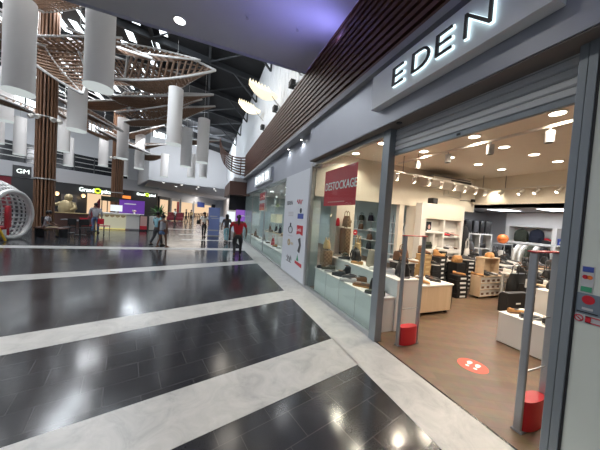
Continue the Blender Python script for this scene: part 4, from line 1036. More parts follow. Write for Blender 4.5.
for i in range(6):
    shoe(('flat', 'flat', 'sneaker')[i % 3], ('black', 'brown', 'offwhite')[i % 3], ('tan', 'black', 'offwhite')[i % 3], (5.92+i*.24, 4.84, .804), -1.1, '%s shoe from the left on the shelf below the cabinet niches' % ORD[i], g)

# ------------------------------------------------------------------ back room
t = thing('cube_shelf', 'white cube shelf carrying dark suitcases in the back corner', 'shelf', (8.95, 5.95, .002))
for z in (0, .5, 1.02, 1.54): MB().box(0, 1.15, 0, .5, z, z+.035).build('shelf', 'white', t)
for x in (0, .37, .74, 1.12): MB().box(x, x+.03, 0, .5, .03, 1.54).build('divider', 'white', t)
t.rotation_euler = (0, 0, -.55); t.location = (8.72, 6.1, .002)
def onshelf(u, z): 
    return (8.72+math.cos(-.55)*u+.22*math.sin(.55), 6.1+math.sin(-.55)*u+.22*math.cos(.55), z)
for i, (u, m_, w) in enumerate([(.12, 'pinkish', .22), (.38, 'black', .26), (.64, 'darkgrey', .2), (.84, 'blacksatin', .16), (1.04, 'black', .22)]):
    suitcase(onshelf(u, 1.58), w, .3, .46, m_, -.55, ('dusty rose suitcase at the left of the row on the cube shelf', 'wide black suitcase beside the rose one on the cube shelf', 'charcoal suitcase in the middle of the cube shelf row', 'slim black suitcase, second from right on the cube shelf', 'black suitcase at the right end of the cube shelf row')[i], 'suitcases on the cube shelf')
bag(onshelf(.56, 1.06), .24, .2, .22, 'black', -.5, 'black bag in an upper compartment of the cube shelf', handle=False)
bag(onshelf(.95, 1.06), .22, .2, .16, 'blacksatin', -.5, 'low black bag at the right of the cube shelf', handle=False)
bag(onshelf(.56, .54), .26, .2, .3, 'brown', -.5, 'brown bag in a lower compartment of the cube shelf', handle=False)
# hanging black clothes at the end of the white cabinet
t = thing('coat_stand', 'black clothes stand hung with dark coats right of the white cabinet', 'coat stand', (7.62, 5.20, .002))
MB().cyl((0, 0, 0), (0, 0, 1.9), .02, n=10).build('pole', 'black', t); MB().lathe([(.22, 0), (.22, .02), (.03, .03)], 18).build('base', 'black', t)
MB().tube([(-.2, 0, 1.86), (.2, 0, 1.86)], .012).build('arm', 'black', t)
tc = thing('hanging_coat', 'long black coat hanging from the stand beside the white cabinet', 'coat', (7.62, 5.15, 0))
MB().loft([sring(0, 0, z, w, d, 18, 2.6) for z, w, d in ((.5, .20, .10), (.9, .19, .11), (1.3, .17, .10), (1.62, .19, .09), (1.76, .14, .06), (1.83, .05, .04))]).build('coat_body', 'blackcloth', tc, True)
for s_ in (-1, 1): MB().tube([(s_*.17, 0, 1.66), (s_*.22, .02, 1.3), (s_*.21, .02, .98)], [.055, .05, .04], 8).build('sleeve', 'blackcloth', tc, True)
bag((7.6, 4.98, .9), .16, .08, .22, 'offwhite', -.4, 'pale hanging bag in front of the black coat', hh=.3)
# basketball on a wire rack
t = thing('wire_rack', 'grey wire display rack under the orange ball', 'rack', (9.5, 5.06, .002))
for sx in (-1, 1):
    for sy in (-1, 1): MB().cyl((sx*.22, sy*.18, 0), (sx*.22, sy*.18, 1.3), .012, n=8).build('leg', 'greysteel', t)
for z in (.45, .85, 1.28): MB().box(-.23, .23, -.19, .19, z, z+.02).build('shelf', 'palegrey', t)
t = thing('basketball', 'orange ball with dark seams on top of the wire rack', 'ball', (9.5, 5.06, 1.463))
MB().ell((0, 0, 0), (.16, .16, .16), 24, 14).build('ball', 'orange', t, True)
for a in ((1, 0, 0), (0, 1, 0), (0, 0, 1)):
    a = V(a); u = a.orthogonal().normalized(); w = a.cross(u); MB().tube([(u*math.cos(q)+w*math.sin(q))*.1602 for q in [2*PI*k/28 for k in range(29)]], .003, 4).build('seam', 'black', t)
for i, (z, m_) in enumerate([(.872, 'offwhite'), (.472, 'navy')]): bag((9.5, 5.06, z), .3, .24, .2, m_, .2, ('white soft bag on the middle shelf of the wire rack', 'navy bag on the low shelf of the wire rack')[i], handle=False)
# right back shelf with niches
t = thing('wall_shelf_unit', 'white wall unit with backpack niches in the back room', 'shelf', (10.62, 1.6, .002))
MB().box(.36, .40, 0, 4.0, 0, 2.43).build('back_panel', 'white', t); MB().box(0, .36, 0, 4.0, 1.93, 2.43).build('header', 'whitewall', t)
mb = MB()
for y in (0, 1.28, 2.56, 3.88): mb.box(0, .36, y, y+.12, 0, 1.93)
for z in (.9, 1.34): mb.box(0, .36, 0, 4.0, z, z+.05)
mb.build('niche_frame', 'white', t, bevel=.01)
backpack((10.76, 5.16, 1.395), .40, .2, .44, 'olive', -PI/2, 'dark olive backpack at the left of the white wall niche', 'backpacks on the wall unit')
backpack((10.76, 4.72, 1.395), .40, .2, .46, 'navy', -PI/2, 'navy black backpack right of the olive one in the niche', 'backpacks on the wall unit')
g = 'shoes on the white wall unit'
sbox((10.78, 4.36, 1.395), .30, .2, .08, 'offwhite', -PI/2, 'white shoe box under the red soled shoe on the wall unit', g)
shoe('sneaker', 'red', 'black', (10.76, 4.38, 1.478), -1.7, 'red shoe lying on a white box on the wall unit', g)
shoe('sneaker', 'black', 'black', (10.7, 4.38, 1.395), -1.7, 'black shoe in front of the white box on the wall unit', g)
sbox((10.80, 4.06, 1.395), .2, .2, .2, 'blue', -PI/2, 'blue box at the right edge of the wall unit', g)
shoe('sneaker', 'brown', 'offwhite', (10.76, 4.5, .955), -1.7, 'brown shoe low on the wall unit', g); shoe('flat', 'tan', 'brown', (10.76, 4.15, .955), -1.7, 'tan flat shoe low on the wall unit', g)
# clothes rails with dark and cream garments
t = thing('clothes_rail', 'clothes rail in front of the white wall unit', 'clothes rail', (10.0, 4.0, .002))
for y in (0, 1.25): MB().cyl((0, y, 0), (0, y, 1.35), .018, n=8).build('upright', 'greysteel', t); MB().box(-.25, .25, y-.02, y+.02, 0, .03).build('foot', 'greysteel', t)
MB().cyl((0, 0, 1.35), (0, 1.25, 1.35), .016, n=8).build('rail', 'greysteel', t)
for i, (y, m_, z0) in enumerate([(5.14, 'blackcloth', .55), (4.98, 'blackcloth', .8), (4.82, 'offwhite', .45), (4.66, 'offwhite', .5), (4.5, 'olive', .5), (4.34, 'offwhite', .5), (4.18, 'blackcloth', .6)]):
    tc = thing('hanging_jacket', ('%s %s jacket from the left on the back room clothes rail' % (ORD[i], {'blackcloth': 'black', 'offwhite': 'cream', 'olive': 'olive'}[m_])), 'jacket', (10.0, y, 0), 0, 'jackets on the clothes rail')
    MB().loft([sring(0, 0, z, w, .055, 16, 2.6) for z, w in ((z0, .24), (.9, .23), (1.15, .25), (1.25, .18), (1.31, .05))]).build('jacket_body', m_, tc, True)
    MB().tube([(0, 0, 1.30), (.0, 0, 1.375)], .006, 4).build('hanger_hook', 'greysteel', tc)
    for s_ in (-1, 1): MB().tube([(s_*.22, 0, 1.18), (s_*.30, 0, .95), (s_*.29, 0, .72)], [.05, .045, .035], 8).build('sleeve', m_, tc, True)
# display tables with shoes and bags
def table(loc, w, d, h, m_, label):
    t = thing('display_table', label, 'table', loc, 0, 'low display tables'); MB().box(-w/2, w/2, -d/2, d/2, h-.035, h).build('top', m_, t, bevel=.004)
    for sx in (-1, 1):
        for sy in (-1, 1): MB().box(sx*(w/2-.04)-.02, sx*(w/2-.04)+.02, sy*(d/2-.04)-.02, sy*(d/2-.04)+.02, 0, h-.035).build('leg', 'greysteel', t)
    MB().box(-w/2+.05, w/2-.05, -d/2+.05, d/2-.05, .22, .245).build('lower_shelf', m_, t)
    return t
TB = [((8.6, 4.45, .002), 1.3, .7, .76, 'white', 'display table nearest the wire rack with orange ball'), ((9.05, 3.7, .002), 1.2, .6, .80, 'pinewood', 'pale wood display table below the cream jackets'),
      ((7.5, 3.35, .002), 1.2, .6, .72, 'white', 'display table behind the black bag with tag'), ((7.1, 2.75, .002), 1.0, .6, .66, 'pinewood', 'pale wood table half hidden by the right gate post')]
for a in TB: table(*a)
kinds = [('sneaker', 'black', 'offwhite'), ('boot', 'black', 'black'), ('flat', 'brown', 'black'), ('sneaker', 'darkgrey', 'black'), ('boot', 'blacksatin', 'black'), ('flat', 'black', 'tan'), ('sneaker', 'offwhite', 'offwhite')]
names = ['table by the wire rack', 'pale table below the jackets', 'table behind the tagged bag', 'pale table behind the right gate']
ci = 0
for ti, ((x, y, _), w, d, h, *_r) in enumerate(TB):
    nr, nc = 2, 5
    for r in range(nr):
        for c in range(nc):
            k, c1, so = kinds[(ci*3+r) % 7]; ci += 1
            shoe(k, c1, so, (x-w/2+.14+c*(w-.24)/(nc-1)*.98, y-d/2+.17+r*.3, h+.003), -1.3+.3*random.random(), '%s %s in the %s row on the %s' % (ORD[c], {'sneaker': 'sneaker', 'boot': 'boot', 'flat': 'flat shoe'}[k], ('front', 'back')[r], names[ti]), 'shoes on the display tables')
    for c in range(4):
        sbox((x-w/2+.2+c*(w-.36)/3, y, .249), .20, .30, .12, 'black', PI/2, '%s black box under the %s' % (ORD[c], names[ti]), 'boxes under the display tables')
bag((8.3, 4.6, .765), .34, .2, .34, 'black', .3, 'black handbag standing at the back of the table by the wire rack')
backpack((8.0, 5.15, .88), .34, .2, .46, 'darkgrey', .3, 'charcoal backpack standing on stacked boxes near the back corner')
for i, (x, y) in enumerate([(9.0, 4.66), (7.7, 3.55), (7.3, 2.95), (9.3, 3.85)]):
    bag((x, y, (.764, .724, .664, .804)[i]), .36, .18, .26, 'blacksatin' if i % 2 else 'black', .2, 'black handbag at the back of the '+('table by the wire rack, right one', 'table behind the tagged bag', 'pale table behind the right gate', 'pale table below the jackets')[i])
# black tagged bag, paper bag, white cubes
t = thing('bag_stool', 'dark low stool under the black tagged bag', 'stool', (6.30, 3.02, .002)); MB().box(-.26, .26, -.16, .16, .36, .40).build('seat', 'black', t)
for sx in (-1, 1):
    for sy in (-1, 1): MB().box(sx*.22-.02, sx*.22+.02, sy*.16-.02, sy*.16+.02, 0, .36).build('leg', 'black', t)
b_ = bag((6.24, 2.97, .405), .52, .26, .46, 'blacksatin', -.05, 'large black leather bag with white price tag', flap='black', hh=.2)
MB().box(-.03, .06, -.150, -.142, .20, .38).build('price_tag', 'paperwhite', b_)
t = thing('black_display_box', 'black box panel with a small white mark behind the white cube', 'box', (5.76, 2.72, .002), -.12)
MB().box(-.30, .30, -.02, .10, 0, .54).build('body', 'black', t); MB().box(-.06, .06, -.023, -.02, .33, .36).build('white_mark', 'paperwhite', t); MB().box(-.30, .30, -.02, .10, .54, .55).build('lid', 'darkgrey', t)
t = thing('white_plinth', 'low white cube with shoes beside the right gate', 'plinth', (4.38, 1.05, .002))
MB().box(0, .62, 0, 1.24, .01, .455).build('body', 'white', t, bevel=.004); MB().box(-.005, .625, -.005, 1.245, .455, .47).build('top', 'white', t, bevel=.003)
g = 'shoes on the low white cube'
shoe('flat', 'tan', 'brown', (4.62, 2.16, .474), -.5, 'orange tan loafer at the left corner of the white cube', g)
shoe('flat', 'darkgrey', 'midgrey', (4.56, 1.97, .474), -.6, 'charcoal loafer second from left on the white cube', g)
shoe('sneaker', 'black', 'offwhite', (4.58, 1.72, .474), -.5, 'black sneaker at the right of the gate post on the cube', g)
shoe('flat', 'rose', 'tan', (4.78, 1.80, .474), -.5, 'blush flat shoe behind the black sneaker on the cube', g)
shoe('flat', 'black', 'black', (4.56, 1.48, .474), -.5, 'black flat shoe near the door jamb on the cube', g)
sbox((4.86, 1.62, .474), .20, .12, .10, 'red', -.3, 'small bright red box at the back of the white cube', 'red boxes', 'redgate')
t = thing('white_plinth', 'taller white cube behind the low one, right of the gate', 'plinth', (5.2, 1.0, .002)); MB().box(0, .62, 0, 1.22, .01, .80).build('body', 'white', t, bevel=.004); MB().box(-.005, .625, -.005, 1.225, .80, .815).build('top', 'white', t, bevel=.003)
bag((5.5, 2.0, .82), .42, .24, .14, 'black', PI/2, 'flat black bag lying on the taller white cube', handle=False)
bag((5.5, 1.6, .82), .36, .22, .2, 'darkgrey', PI/2, 'charcoal bag on the taller white cube near the jamb', handle=False)
t = thing('soft_ball', 'black and white round bag hanging by the door jamb', 'bag', (5.12, 1.72, .60)); MB().ell((0, 0, 0), (.07, .09, .09), 16, 10).build('body', 'paperwhite', t, True); MB().ell((-.02, .03, .02), (.06, .07, .07), 14, 8).build('black_patch', 'black', t, True)

# ------------------------------------------------------------------ goods behind the far windows
t = thing('window_plinth', 'long pale teal plinth behind the far shop windows', 'display counter', (2.56, 7.5, .002)); MB().box(0, .5, 0, 8.6, 0, .40).build('front_panel', 'teal', t); MB().box(-.01, .5, 0, 8.6, .40, .43).build('top', 'white', t)
for i, y in enumerate([7.9, 8.5, 9.1, 9.7, 10.3, 10.9, 11.5, 12.1, 12.8, 13.5, 14.3, 15.1]):
    w = ['nearest', 'second', 'third', 'fourth', 'fifth', 'sixth', 'seventh', 'eighth', 'ninth', 'tenth', 'eleventh', 'farthest'][i]
    if i % 3 == 1: bag((2.86, y, .434), .3, .18, .3, ('black', 'red', 'greige', 'brown')[i//3], 1.3, w+' item on the far window plinth, a handbag')
    else: shoe(('sneaker', 'boot', 'flat')[i % 3], ('black', 'brown', 'palegrey', 'tan')[i % 4], ('offwhite', 'black')[i % 2], (2.78, y, .434), 2.0, w+' item on the far window plinth, a shoe', 'goods on the far window plinth')
for i, (y, z) in enumerate([(8.6, .9), (10.2, .8), (11.6, .85), (13.2, .8)]):
    t = thing('display_stand', ORD[i]+' display stand from the right behind the far windows', 'stand', (3.5, y, .002), 0, 'stands behind the far windows')
    MB().box(-.25, .25, -.5, .5, 0, z).build('body', 'white', t); MB().box(-.27, .27, -.52, .52, z, z+.03).build('top', 'pinewood', t)
    for j in range(3):
        if (i+j) % 2: shoe(('sneaker', 'boot', 'flat')[j], ('black', 'offwhite', 'red', 'brown')[(i+j*3) % 4], 'black', (3.4, y-.35+j*.35, z+.035), 2.2, '%s shoe from the right on the %s stand behind the far windows' % (ORD[j], ORD[i]), 'goods on the far stands')
        else: bag((3.45, y-.35+j*.35, z+.035), .26, .16, .3, ('black', 'brown', 'navy', 'tan')[(i+j*2) % 4], 1.4, '%s bag from the right on the %s stand behind the far windows' % (ORD[j], ORD[i]))
for i, (y, z) in enumerate([(8.9, 1.32), (11.9, 1.38)]):
    t = thing('lit_display_box', ['nearer', 'farther'][i]+' cream lit display box behind the far windows', 'display', (3.4, y, z), 0, 'cream display boxes')
    MB().box(-.15, .15, -.55, .55, 0, .42).build('body', 'cream2', t, bevel=.02); MB().box(-.17, .17, -.57, .57, .42, .45).build('cap', 'white', t)
    for s_ in (-1, 1): MB().cyl((0, s_*.4, .45), (0, s_*.4, 2.95-z), .01, n=6).build('hanging_rod', 'greysteel', t)
# back wall shelves of the next room
for i, (y0, y1) in enumerate([(5.9, 8.2), (8.5, 10.8), (11.1, 13.4)]):
    t = thing('wall_shelf', ['nearest', 'middle', 'farthest'][i]+' white wall shelf in the teal room behind the windows', 'shelf', (7.25, y0, .002), 0, 'wall shelves of the teal room')
    for z in (.4, .85, 1.3, 1.75): MB().box(0, .34, 0, y1-y0, z, z+.03).build('shelf_board', 'white', t)
    for y in (0, (y1-y0)/2, y1-y0): MB().box(.31, .34, y-.02, y+.02, 0, 2.1).build('upright', 'palegrey', t)
    for j in range(12):
        zz = (.43, .88, 1.33, 1.78)[j % 4]+.004; yy = y0+.25+(j//4)*.75
        if j % 3: bag((7.42, yy, zz), .32, .18, .28, ('black', 'brown', 'olive', 'navy', 'greige')[(i+j) % 5], -PI/2, '%s bag counted upwards along the %s teal room shelf' % (ORD[j], ['nearest', 'middle', 'farthest'][i]))
        else: shoe('sneaker', ('offwhite', 'black', 'rose')[j % 3], 'offwhite', (7.4, yy, zz), PI, '%s item counted upwards along the %s teal room shelf' % (ORD[j], ['nearest', 'middle', 'farthest'][i]), 'shoes on the teal room shelves')
t = thing('round_sale_tag', 'round red tag hanging behind the near window near the door post', 'tag', (3.95, 5.7, 1.42)); MB().cyl((0, -.006, 0), (0, 0, 0), .075, n=20).build('disc', 'red', t); MB().box(-.03, .03, -.009, -.006, -.01, .012).build('white_bar', 'paperwhite', t)
MB().cyl((0, -.003, .07), (0, -.003, 1.52), .004, n=6).build('thread', 'greysteel', t)
t = thing('display_tree', 'bushy brown accessory stand behind the patterned luggage', 'display stand', (3.85, 6.0, .002)); MB().cyl((0, 0, 0), (0, 0, 1.5), .02, n=8).build('pole', 'black', t); MB().lathe([(.2, 0), (.2, .02), (.03, .03)], 16).build('base', 'black', t)
for k in range(12):
    a = k*2.4; z = .95+.07*k; MB().ell((.13*math.cos(a), .13*math.sin(a), z), (.09, .09, .1), 8, 6).build('hanging_pouch', ('brown', 'black', 'tan')[k % 3], t, True)
t = thing('added_arch', 'added white arched wire frame with plants behind the white cabinet opening', 'decoration', (6.72, 6.15, .002))  # arch made up to imitate the silver ball mirrored in the opening
for k in range(3): MB().tube([(.45*math.cos(a)-.03*k, k*.14, 1.0+.85*math.sin(a)) for a in [PI*i/14 for i in range(15)]], .03).build('arch_tube', 'tinsel', t)
for s_ in (-1, 1): MB().cyl((s_*.45, 0, 0), (s_*.45, 0, 1.02), .03, n=8).build('upright', 'tinsel', t)
t = thing('potted_plant', 'leafy plant inside the white wire arch', 'plant', (6.66, 6.35, .002)); MB().lathe([(.14, 0), (.18, .35), (.15, .35), (.14, .3)], 16).build('pot', 'pot', t)
mb = MB()
for k in range(40):
    a = random.uniform(0, 2*PI); e = random.uniform(.2, 1.4); L_ = random.uniform(.3, .9); d = V((math.cos(a)*math.cos(e), math.sin(a)*math.cos(e)*.6, math.sin(e)*1.2)); s_ = d.cross(V((0, 0, 1))).normalized()*.05
    p = V((0, 0, .4)); mb.prism([p, p+d*L_*.5+s_, p+d*L_, p+d*L_*.5-s_], (0, .004, .004))
mb.build('leaves', 'plant', t)

# ------------------------------------------------------------------ curved balustrade and brown corner block
t = thing('curved_slat_screen', 'curved dark slatted screen curling out from the end of the cladding', 'screen', (0, 0, 0))
arc = []
for i in range(19):
    u = i/18; th = -.15+u*1.62
    arc.append((u, V((2.30-1.75*math.sin(th)*1.0, 15.6-1.0*0-2.4*(1-math.cos(th)), 0))))
for k in range(7):
    pts = []
    for u, p in arc:
        zt = 5.30+.25*u*u+(-.25*math.sin(u*PI)); zb = 4.15+.95*u*u-(.12*math.sin(u*PI)); pts.append(p+V((0, 0, zb+(zt-zb)*k/6)))
    mb = MB()
    rings = [[p+V((0, 0, .0)), p+V((0, .05, 0)), p+V((0, .05, .075)), p+V((0, 0, .075))] for p in pts]
    mb.loft(rings).build('slat', 'slat', t)
for i in (0, 4, 8, 12, 16, 18):
    u, p = arc[i]; zt = 5.30+.25*u*u+(-.25*math.sin(u*PI)); zb = 4.15+.95*u*u-(.12*math.sin(u*PI)); MB().box(p.x-.03, p.x+.03, p.y+.05, p.y+.09, zb, zt+.07).build('rib', 'slat', t)
struct('wall_corner_block', bx(1.35, 2.62, 15.7, 20, 2.88, 3.72), 'brownbox')
struct('wall_corner_header', bx(1.45, 5.8, 16.6, 16.8, 1.9, 2.88), 'shopdark')
struct('wall_corner_top', bx(1.6, 3.2, 15.66, 17.2, 3.72, 3.95), 'ledge')
struct('wall_corner_pier', bx(2.0, 2.43, 16.5, 17.0, 0, 1.9), 'shopdark')
t = thing('lit_purple_sign', 'purple lit sign at the end of the far shop windows', 'sign', (1.9, 16.4, 1.2)); MB().box(0, .62, 0, .05, 0, .75).build('panel', 'lilac', t); MB().box(.1, .52, -.006, 0, .34, .40).build('white_line', 'paperwhite', t); MB().box(.04, .10, .0, .05, -1.2, 0).build('post', 'black', t)
t = thing('lit_screen', 'white lit screen left of the purple sign behind the red shirt', 'screen', (1.35, 16.45, .95)); MB().box(0, .5, 0, .05, 0, .85).build('panel', 'screen', t); MB().box(.2, .3, .0, .05, -.95, 0).build('post', 'black', t)

# ------------------------------------------------------------------ counter in the hall
t = thing('service_counter', 'white and cream service counter in the middle of the hall', 'counter', (-6.75, 20.3, .003))
MB().box(0, 1.58, 0, .8, .10, 1.08).build('front_cream', 'cream2', t); MB().box(1.58, 2.42, .02, .8, .10, 1.08).build('front_white', 'white', t)
MB().box(-.1, 2.47, -.08, .9, 1.08, 1.16).build('worktop', 'white', t); MB().box(.02, 1.56, -.02, 0, .02, .10).build('lit_plinth', mat('yellow_plinth', (.75, .65, .25), .5, emit=(1, .85, .3), estr=.4), t); MB().box(1.58, 2.42, .0, .04, .02, .10).build('dark_plinth', 'midgrey', t)
for k in range(5):
    mb = MB(); pts = [(.16+.31*k+.14*math.cos(a), -.012, 1.02-.17*math.sin(a)) for a in [PI*i/8 for i in range(9)]]; mb.prism(pts, (0, .014, 0)); mb.build('scallop', 'straw', t)
MB().box(2.95, 3.5, .25, .8, .05, 1.06).build('side_counter', 'white', t)
t = thing('drinks_fridge', 'small fridge with red and dark front at the end of the counter', 'fridge', (-4.31, 20.1, .003)); MB().box(0, .5, 0, .2, 0, 1.12).build('body', 'black', t); MB().box(.04, .46, -.01, 0, .35, 1.05).build('lit_front', 'rose', t); MB().box(.04, .46, -.012, 0, .1, .35).build('red_base', 'red', t)
t = thing('purple_board', 'large purple board standing behind the counter', 'board', (-5.95, 21.6, 0)); MB().box(0, 1.6, 0, .06, .9, 2.15).build('panel', 'purple', t)
MB().box(.3, 1.05, -.008, 0, 1.83, 1.90).build('white_line', 'paperwhite', t)
for x in (.1, 1.5): MB().box(x-.04, x+.04, 0, .06, .003, .9).build('post', 'black', t)
t = thing('monitor', 'white monitor standing on the counter', 'monitor', (-5.85, 20.6, 1.165)); MB().box(-.35, .35, 0, .05, .12, .56).build('screen', 'screen', t); MB().box(-.05, .05, 0, .05, .02, .12).build('neck', 'palegrey', t); MB().box(-.15, .15, -.08, .12, 0, .02).build('foot', 'palegrey', t)
t = thing('counter_flowers', 'pink and white flowers on the counter', 'flowers', (-4.75, 20.5, 1.165)); MB().lathe([(.05, 0), (.07, .12), (.05, .12)], 12).build('vase', 'white', t)
for k in range(5): MB().ell((.09*math.cos(k*1.3), .06*math.sin(k*1.3), .2+.03*(k % 2)), (.06, .06, .06), 8, 6).build('bloom', ('rose', 'offwhite')[k % 2], t, True)

# ------------------------------------------------------------------ silver wire ball with candy seat
fw_ = V((.995, -.10, 0)); R_ = 1.5; OC = V((-7.50, 13.8, 1.04))-fw_*1.13
t = thing('tinsel_ball', 'big silver tinsel walk-in ball with round opening at the left edge', 'decoration', (OC.x, OC.y, 0))
up_ = V((0, 0, 1)); sd = fw_.cross(up_).normalized(); c_ = V((0, 0, OC.z))
openr = .98; back = math.acos(min(1, openr/R_)); d0_ = math.sqrt(R_*R_-openr*openr)
MB().tube([c_+fw_*d0_+(sd*math.cos(a)+up_*math.sin(a))*openr for a in [2*PI*k/40 for k in range(41)]], .10, 8).build('opening_rim', 'tinsel', t, True)
def ballring(al): 
    rr = R_*math.sin(al); return [c_+fw_*R_*math.cos(al)+(sd*math.cos(a)+up_*math.sin(a))*rr for a in [2*PI*k/36 for k in range(37)]]
a0_ = math.asin(openr/R_)
for k in range(1, 16): 
    al = a0_+(PI-a0_)*k/16.5; MB().tube([V((p.x, p.y, max(.03, p.z))) for p in ballring(al)], .035, 5).build('wire_hoop', 'tinsel', t)
for k in range(48):
    a = 2*PI*k/48; pts = []
    for i in range(13):
        al = a0_+(PI-a0_)*i/12.2; p = c_+fw_*R_*math.cos(al)+(sd*math.cos(a)+up_*math.sin(a))*R_*math.sin(al); pts.append(V((p.x, p.y, max(.03, p.z))))
    MB().tube(pts, .03, 5).build('wire_meridian', 'tinsel', t)
t = thing('candy_chair', 'red and white striped seat inside the silver ball', 'chair', (-7.95, 13.8, .003), -1.2)
MB().box(-.35, .35, -.3, .3, .42, .52).build('seat', 'red', t, bevel=.04)
mb = MB(); mb.loft([sring(0, .28, z, .36*k, .08, 18, 2.6) for z, k in ((.5, 1), (1.0, 1), (1.25, .85), (1.4, .4))]); mb.build('backrest', 'red', t, True)
for k in range(4): mb = MB(); mb.box(-.36, .36, .185, .2, .62+k*.18, .70+k*.18); mb.build('white_stripe', 'paperwhite', t)
for sx in (-1, 1):
    for sy in (-1, 1): MB().cyl((sx*.28, sy*.24, 0), (sx*.28, sy*.24, .42), .05, n=10).build('leg', 'paperwhite' if sx > 0 else 'red', t)
o = MB().cyl((-7.30, 13.10, 0.02), (-7.62, 12.80, 1.25), .04, n=10).build('yellow_pole', 'yellow'); tag(o, 'leaning yellow pole in front of the silver ball', 'pole')

# ------------------------------------------------------------------ statue, tables, chairs
t = thing('golden_statue', 'large golden figure with one arm stretched out behind the tables', 'statue', (-9.1, 21.9, 0)); t.scale = (.66, .66, .76)
mb = MB()
mb.loft([sring(0, 0, z, w, d, 20, 2.2) for z, w, d in ((.9, .45, .35), (1.2, .62, .45), (1.6, .72, .5), (2.0, .66, .45), (2.3, .45, .33), (2.42, .25, .22))])
mb.ell((.12, 0, 2.62), (.34, .32, .36), 18, 12); mb.tube([(-.5, 0, 2.1), (-.9, -.1, 1.95), (-1.25, -.15, 2.15), (-1.5, -.15, 2.45)], [.2, .16, .13, .10], 10); mb.tube([(.55, 0, 2.1), (.8, -.2, 1.7), (.5, -.5, 1.5)], [.2, .16, .12], 10)
for s_ in (-1, 1): mb.tube([(s_*.28, 0, 1.1), (s_*.34, -.1, .6), (s_*.34, 0, .05)], [.28, .22, .2], 10)
mb.build('body', 'gold', t, True)
MB().lathe([(.30, 2.60), (.36, 2.72), (.22, 2.95), (.02, 3.02)], 16, (.12, .04, 0)).build('hair', 'gold', t, True)
MB().box(-1, 1, -.5, .5, .0, .05).build('base', 'brownbox', t)
def cafe_table(loc, label):
    t = thing('cafe_table', label, 'table', loc, 0, 'dark cafe tables'); MB().cyl((0, 0, .72), (0, 0, .76), .38, n=24).build('top', 'darkgrey', t); MB().cyl((0, 0, .02), (0, 0, .72), .035, n=10).build('stem', 'black', t); MB().lathe([(.24, 0), (.24, .02), (.04, .03)], 18).build('base', 'black', t); return t
def chair(loc, rz, label, m_='black'):
    t = thing('cafe_chair', label, 'chair', loc, rz, 'dark chairs near the counter'); MB().box(-.21, .21, -.21, .21, .43, .47).build('seat', m_, t, bevel=.01); MB().box(-.21, .21, .19, .22, .55, .88).build('backrest', m_, t, bevel=.01)
    for sx in (-1, 1):
        for sy in (-1, 1): MB().cyl((sx*.18, sy*.18, 0), (sx*.19, sy*.19, .88 if sy > 0 else .44), .014, n=8).build('leg', 'black', t)
    return t
cafe_table((-6.15, 16.2, .003), 'dark round cafe table in front of the golden statue'); cafe_table((-7.0, 17.2, .003), 'dark round cafe table closer to the wooden column')
chair((-5.7, 15.5, .003), .5, 'dark chair in front of the cafe table at right'); chair((-6.4, 15.6, .003), -.3, 'dark chair in front of the cafe table at left'); chair((-6.3, 17.3, .003), 2.9, 'red backed chair between the cafe tables', 'red'); chair((-5.5, 17.4, .003), 2.6, 'red chair behind the cafe tables at right', 'red'); chair((-7.5, 16.4, .003), 1.2, 'dark chair between seated man and tables')
t = thing('wooden_bench', 'dark bench under the seated man beside the wooden column', 'bench', (-6.75, 14.95, .003), -.25); MB().box(-.6, .6, -.22, .22, .40, .46).build('seat', 'brownbox', t)
for x in (-.5, .5): MB().box(x-.04, x+.04, -.2, .2, 0, .40).build('leg', 'black', t)
t = thing('low_partition', 'low brown and cream planter wall below the golden statue', 'partition', (-9.3, 20.7, .003)); MB().box(0, 2.2, 0, .25, 0, .95).build('panel', 'brownbox', t); MB().box(-.03, 2.23, -.03, .28, .95, 1.0).build('cap', 'straw', t)
t = thing('green_canopy', 'dark green canopy stall behind the standing man', 'canopy', (-7.3, 22.3, .003)); MB().prism([(0, 0, 2.0), (2.0, 0, 1.9), (2.0, 0, 2.25), (0, 0, 2.35)], (0, 1.2, 0)).build('cloth', 'olive', t)
for x in (.05, 1.95):
    for y in (.05, 1.15): MB().cyl((x, y, 0), (x, y, 2.0), .03, n=8).build('pole', 'black', t)
t = thing('folded_parasol', 'dark red folded parasol left of the white counter', 'parasol', (-6.55, 18.8, .003)); MB().loft([sring(.0+.25*z, 0, z+.7, r, r, 14, 2) for z, r in ((0, .30), (.5, .22), (1.0, .12), (1.35, .03))]).build('cloth', 'winedark', t, True); MB().cyl((0, 0, 0), (0, 0, .8), .025, n=8).build('pole', 'black', t); MB().lathe([(.25, 0), (.25, .05), (.04, .06)], 16).build('base', 'black', t)

# blue roll-up banner, plant, sofa
t = thing('rollup_banner', 'tall blue violet roll-up banner standing in the corridor', 'banner', (.22, 17.9, .003)); MB().box(0, .76, 0, .02, .06, 2.0).build('print', 'bluebanner', t); MB().box(-.03, .79, -.1, .12, 0, .06).build('foot', 'greysteel', t)
MB().box(.12, .6, -.004, 0, 1.35, 1.42).build('white_line', 'palegrey', t); MB().box(.2, .7, -.004, 0, 1.22, 1.27).build('white_line', 'palegrey', t); MB().box(.06, .70, -.004, 0, .35, .45).build('white_band', 'palegrey', t)
t = thing('potted_palm', 'green potted palm beside the lit shop entrance', 'plant', (-5.2, 33.6, .003)); MB().lathe([(.35, 0), (.45, .7), (.38, .7), (.36, .6)], 18).build('pot', 'pot', t)
mb = MB()
for k in range(46):
    a = random.uniform(0, 2*PI); e = random.uniform(.3, 1.45); L_ = random.uniform(.9, 1.9); d = V((math.cos(a)*math.cos(e), math.sin(a)*math.cos(e), math.sin(e))); s_ = d.cross(V((0, 0, 1))).normalized()*.09
    p = V((0, 0, .7)); q = p+d*L_; q.z -= .3*L_*math.cos(e); mb.prism([p, p+d*L_*.55+s_, q, p+d*L_*.55-s_], (0, .01, .01))
mb.build('fronds', 'plant', t)
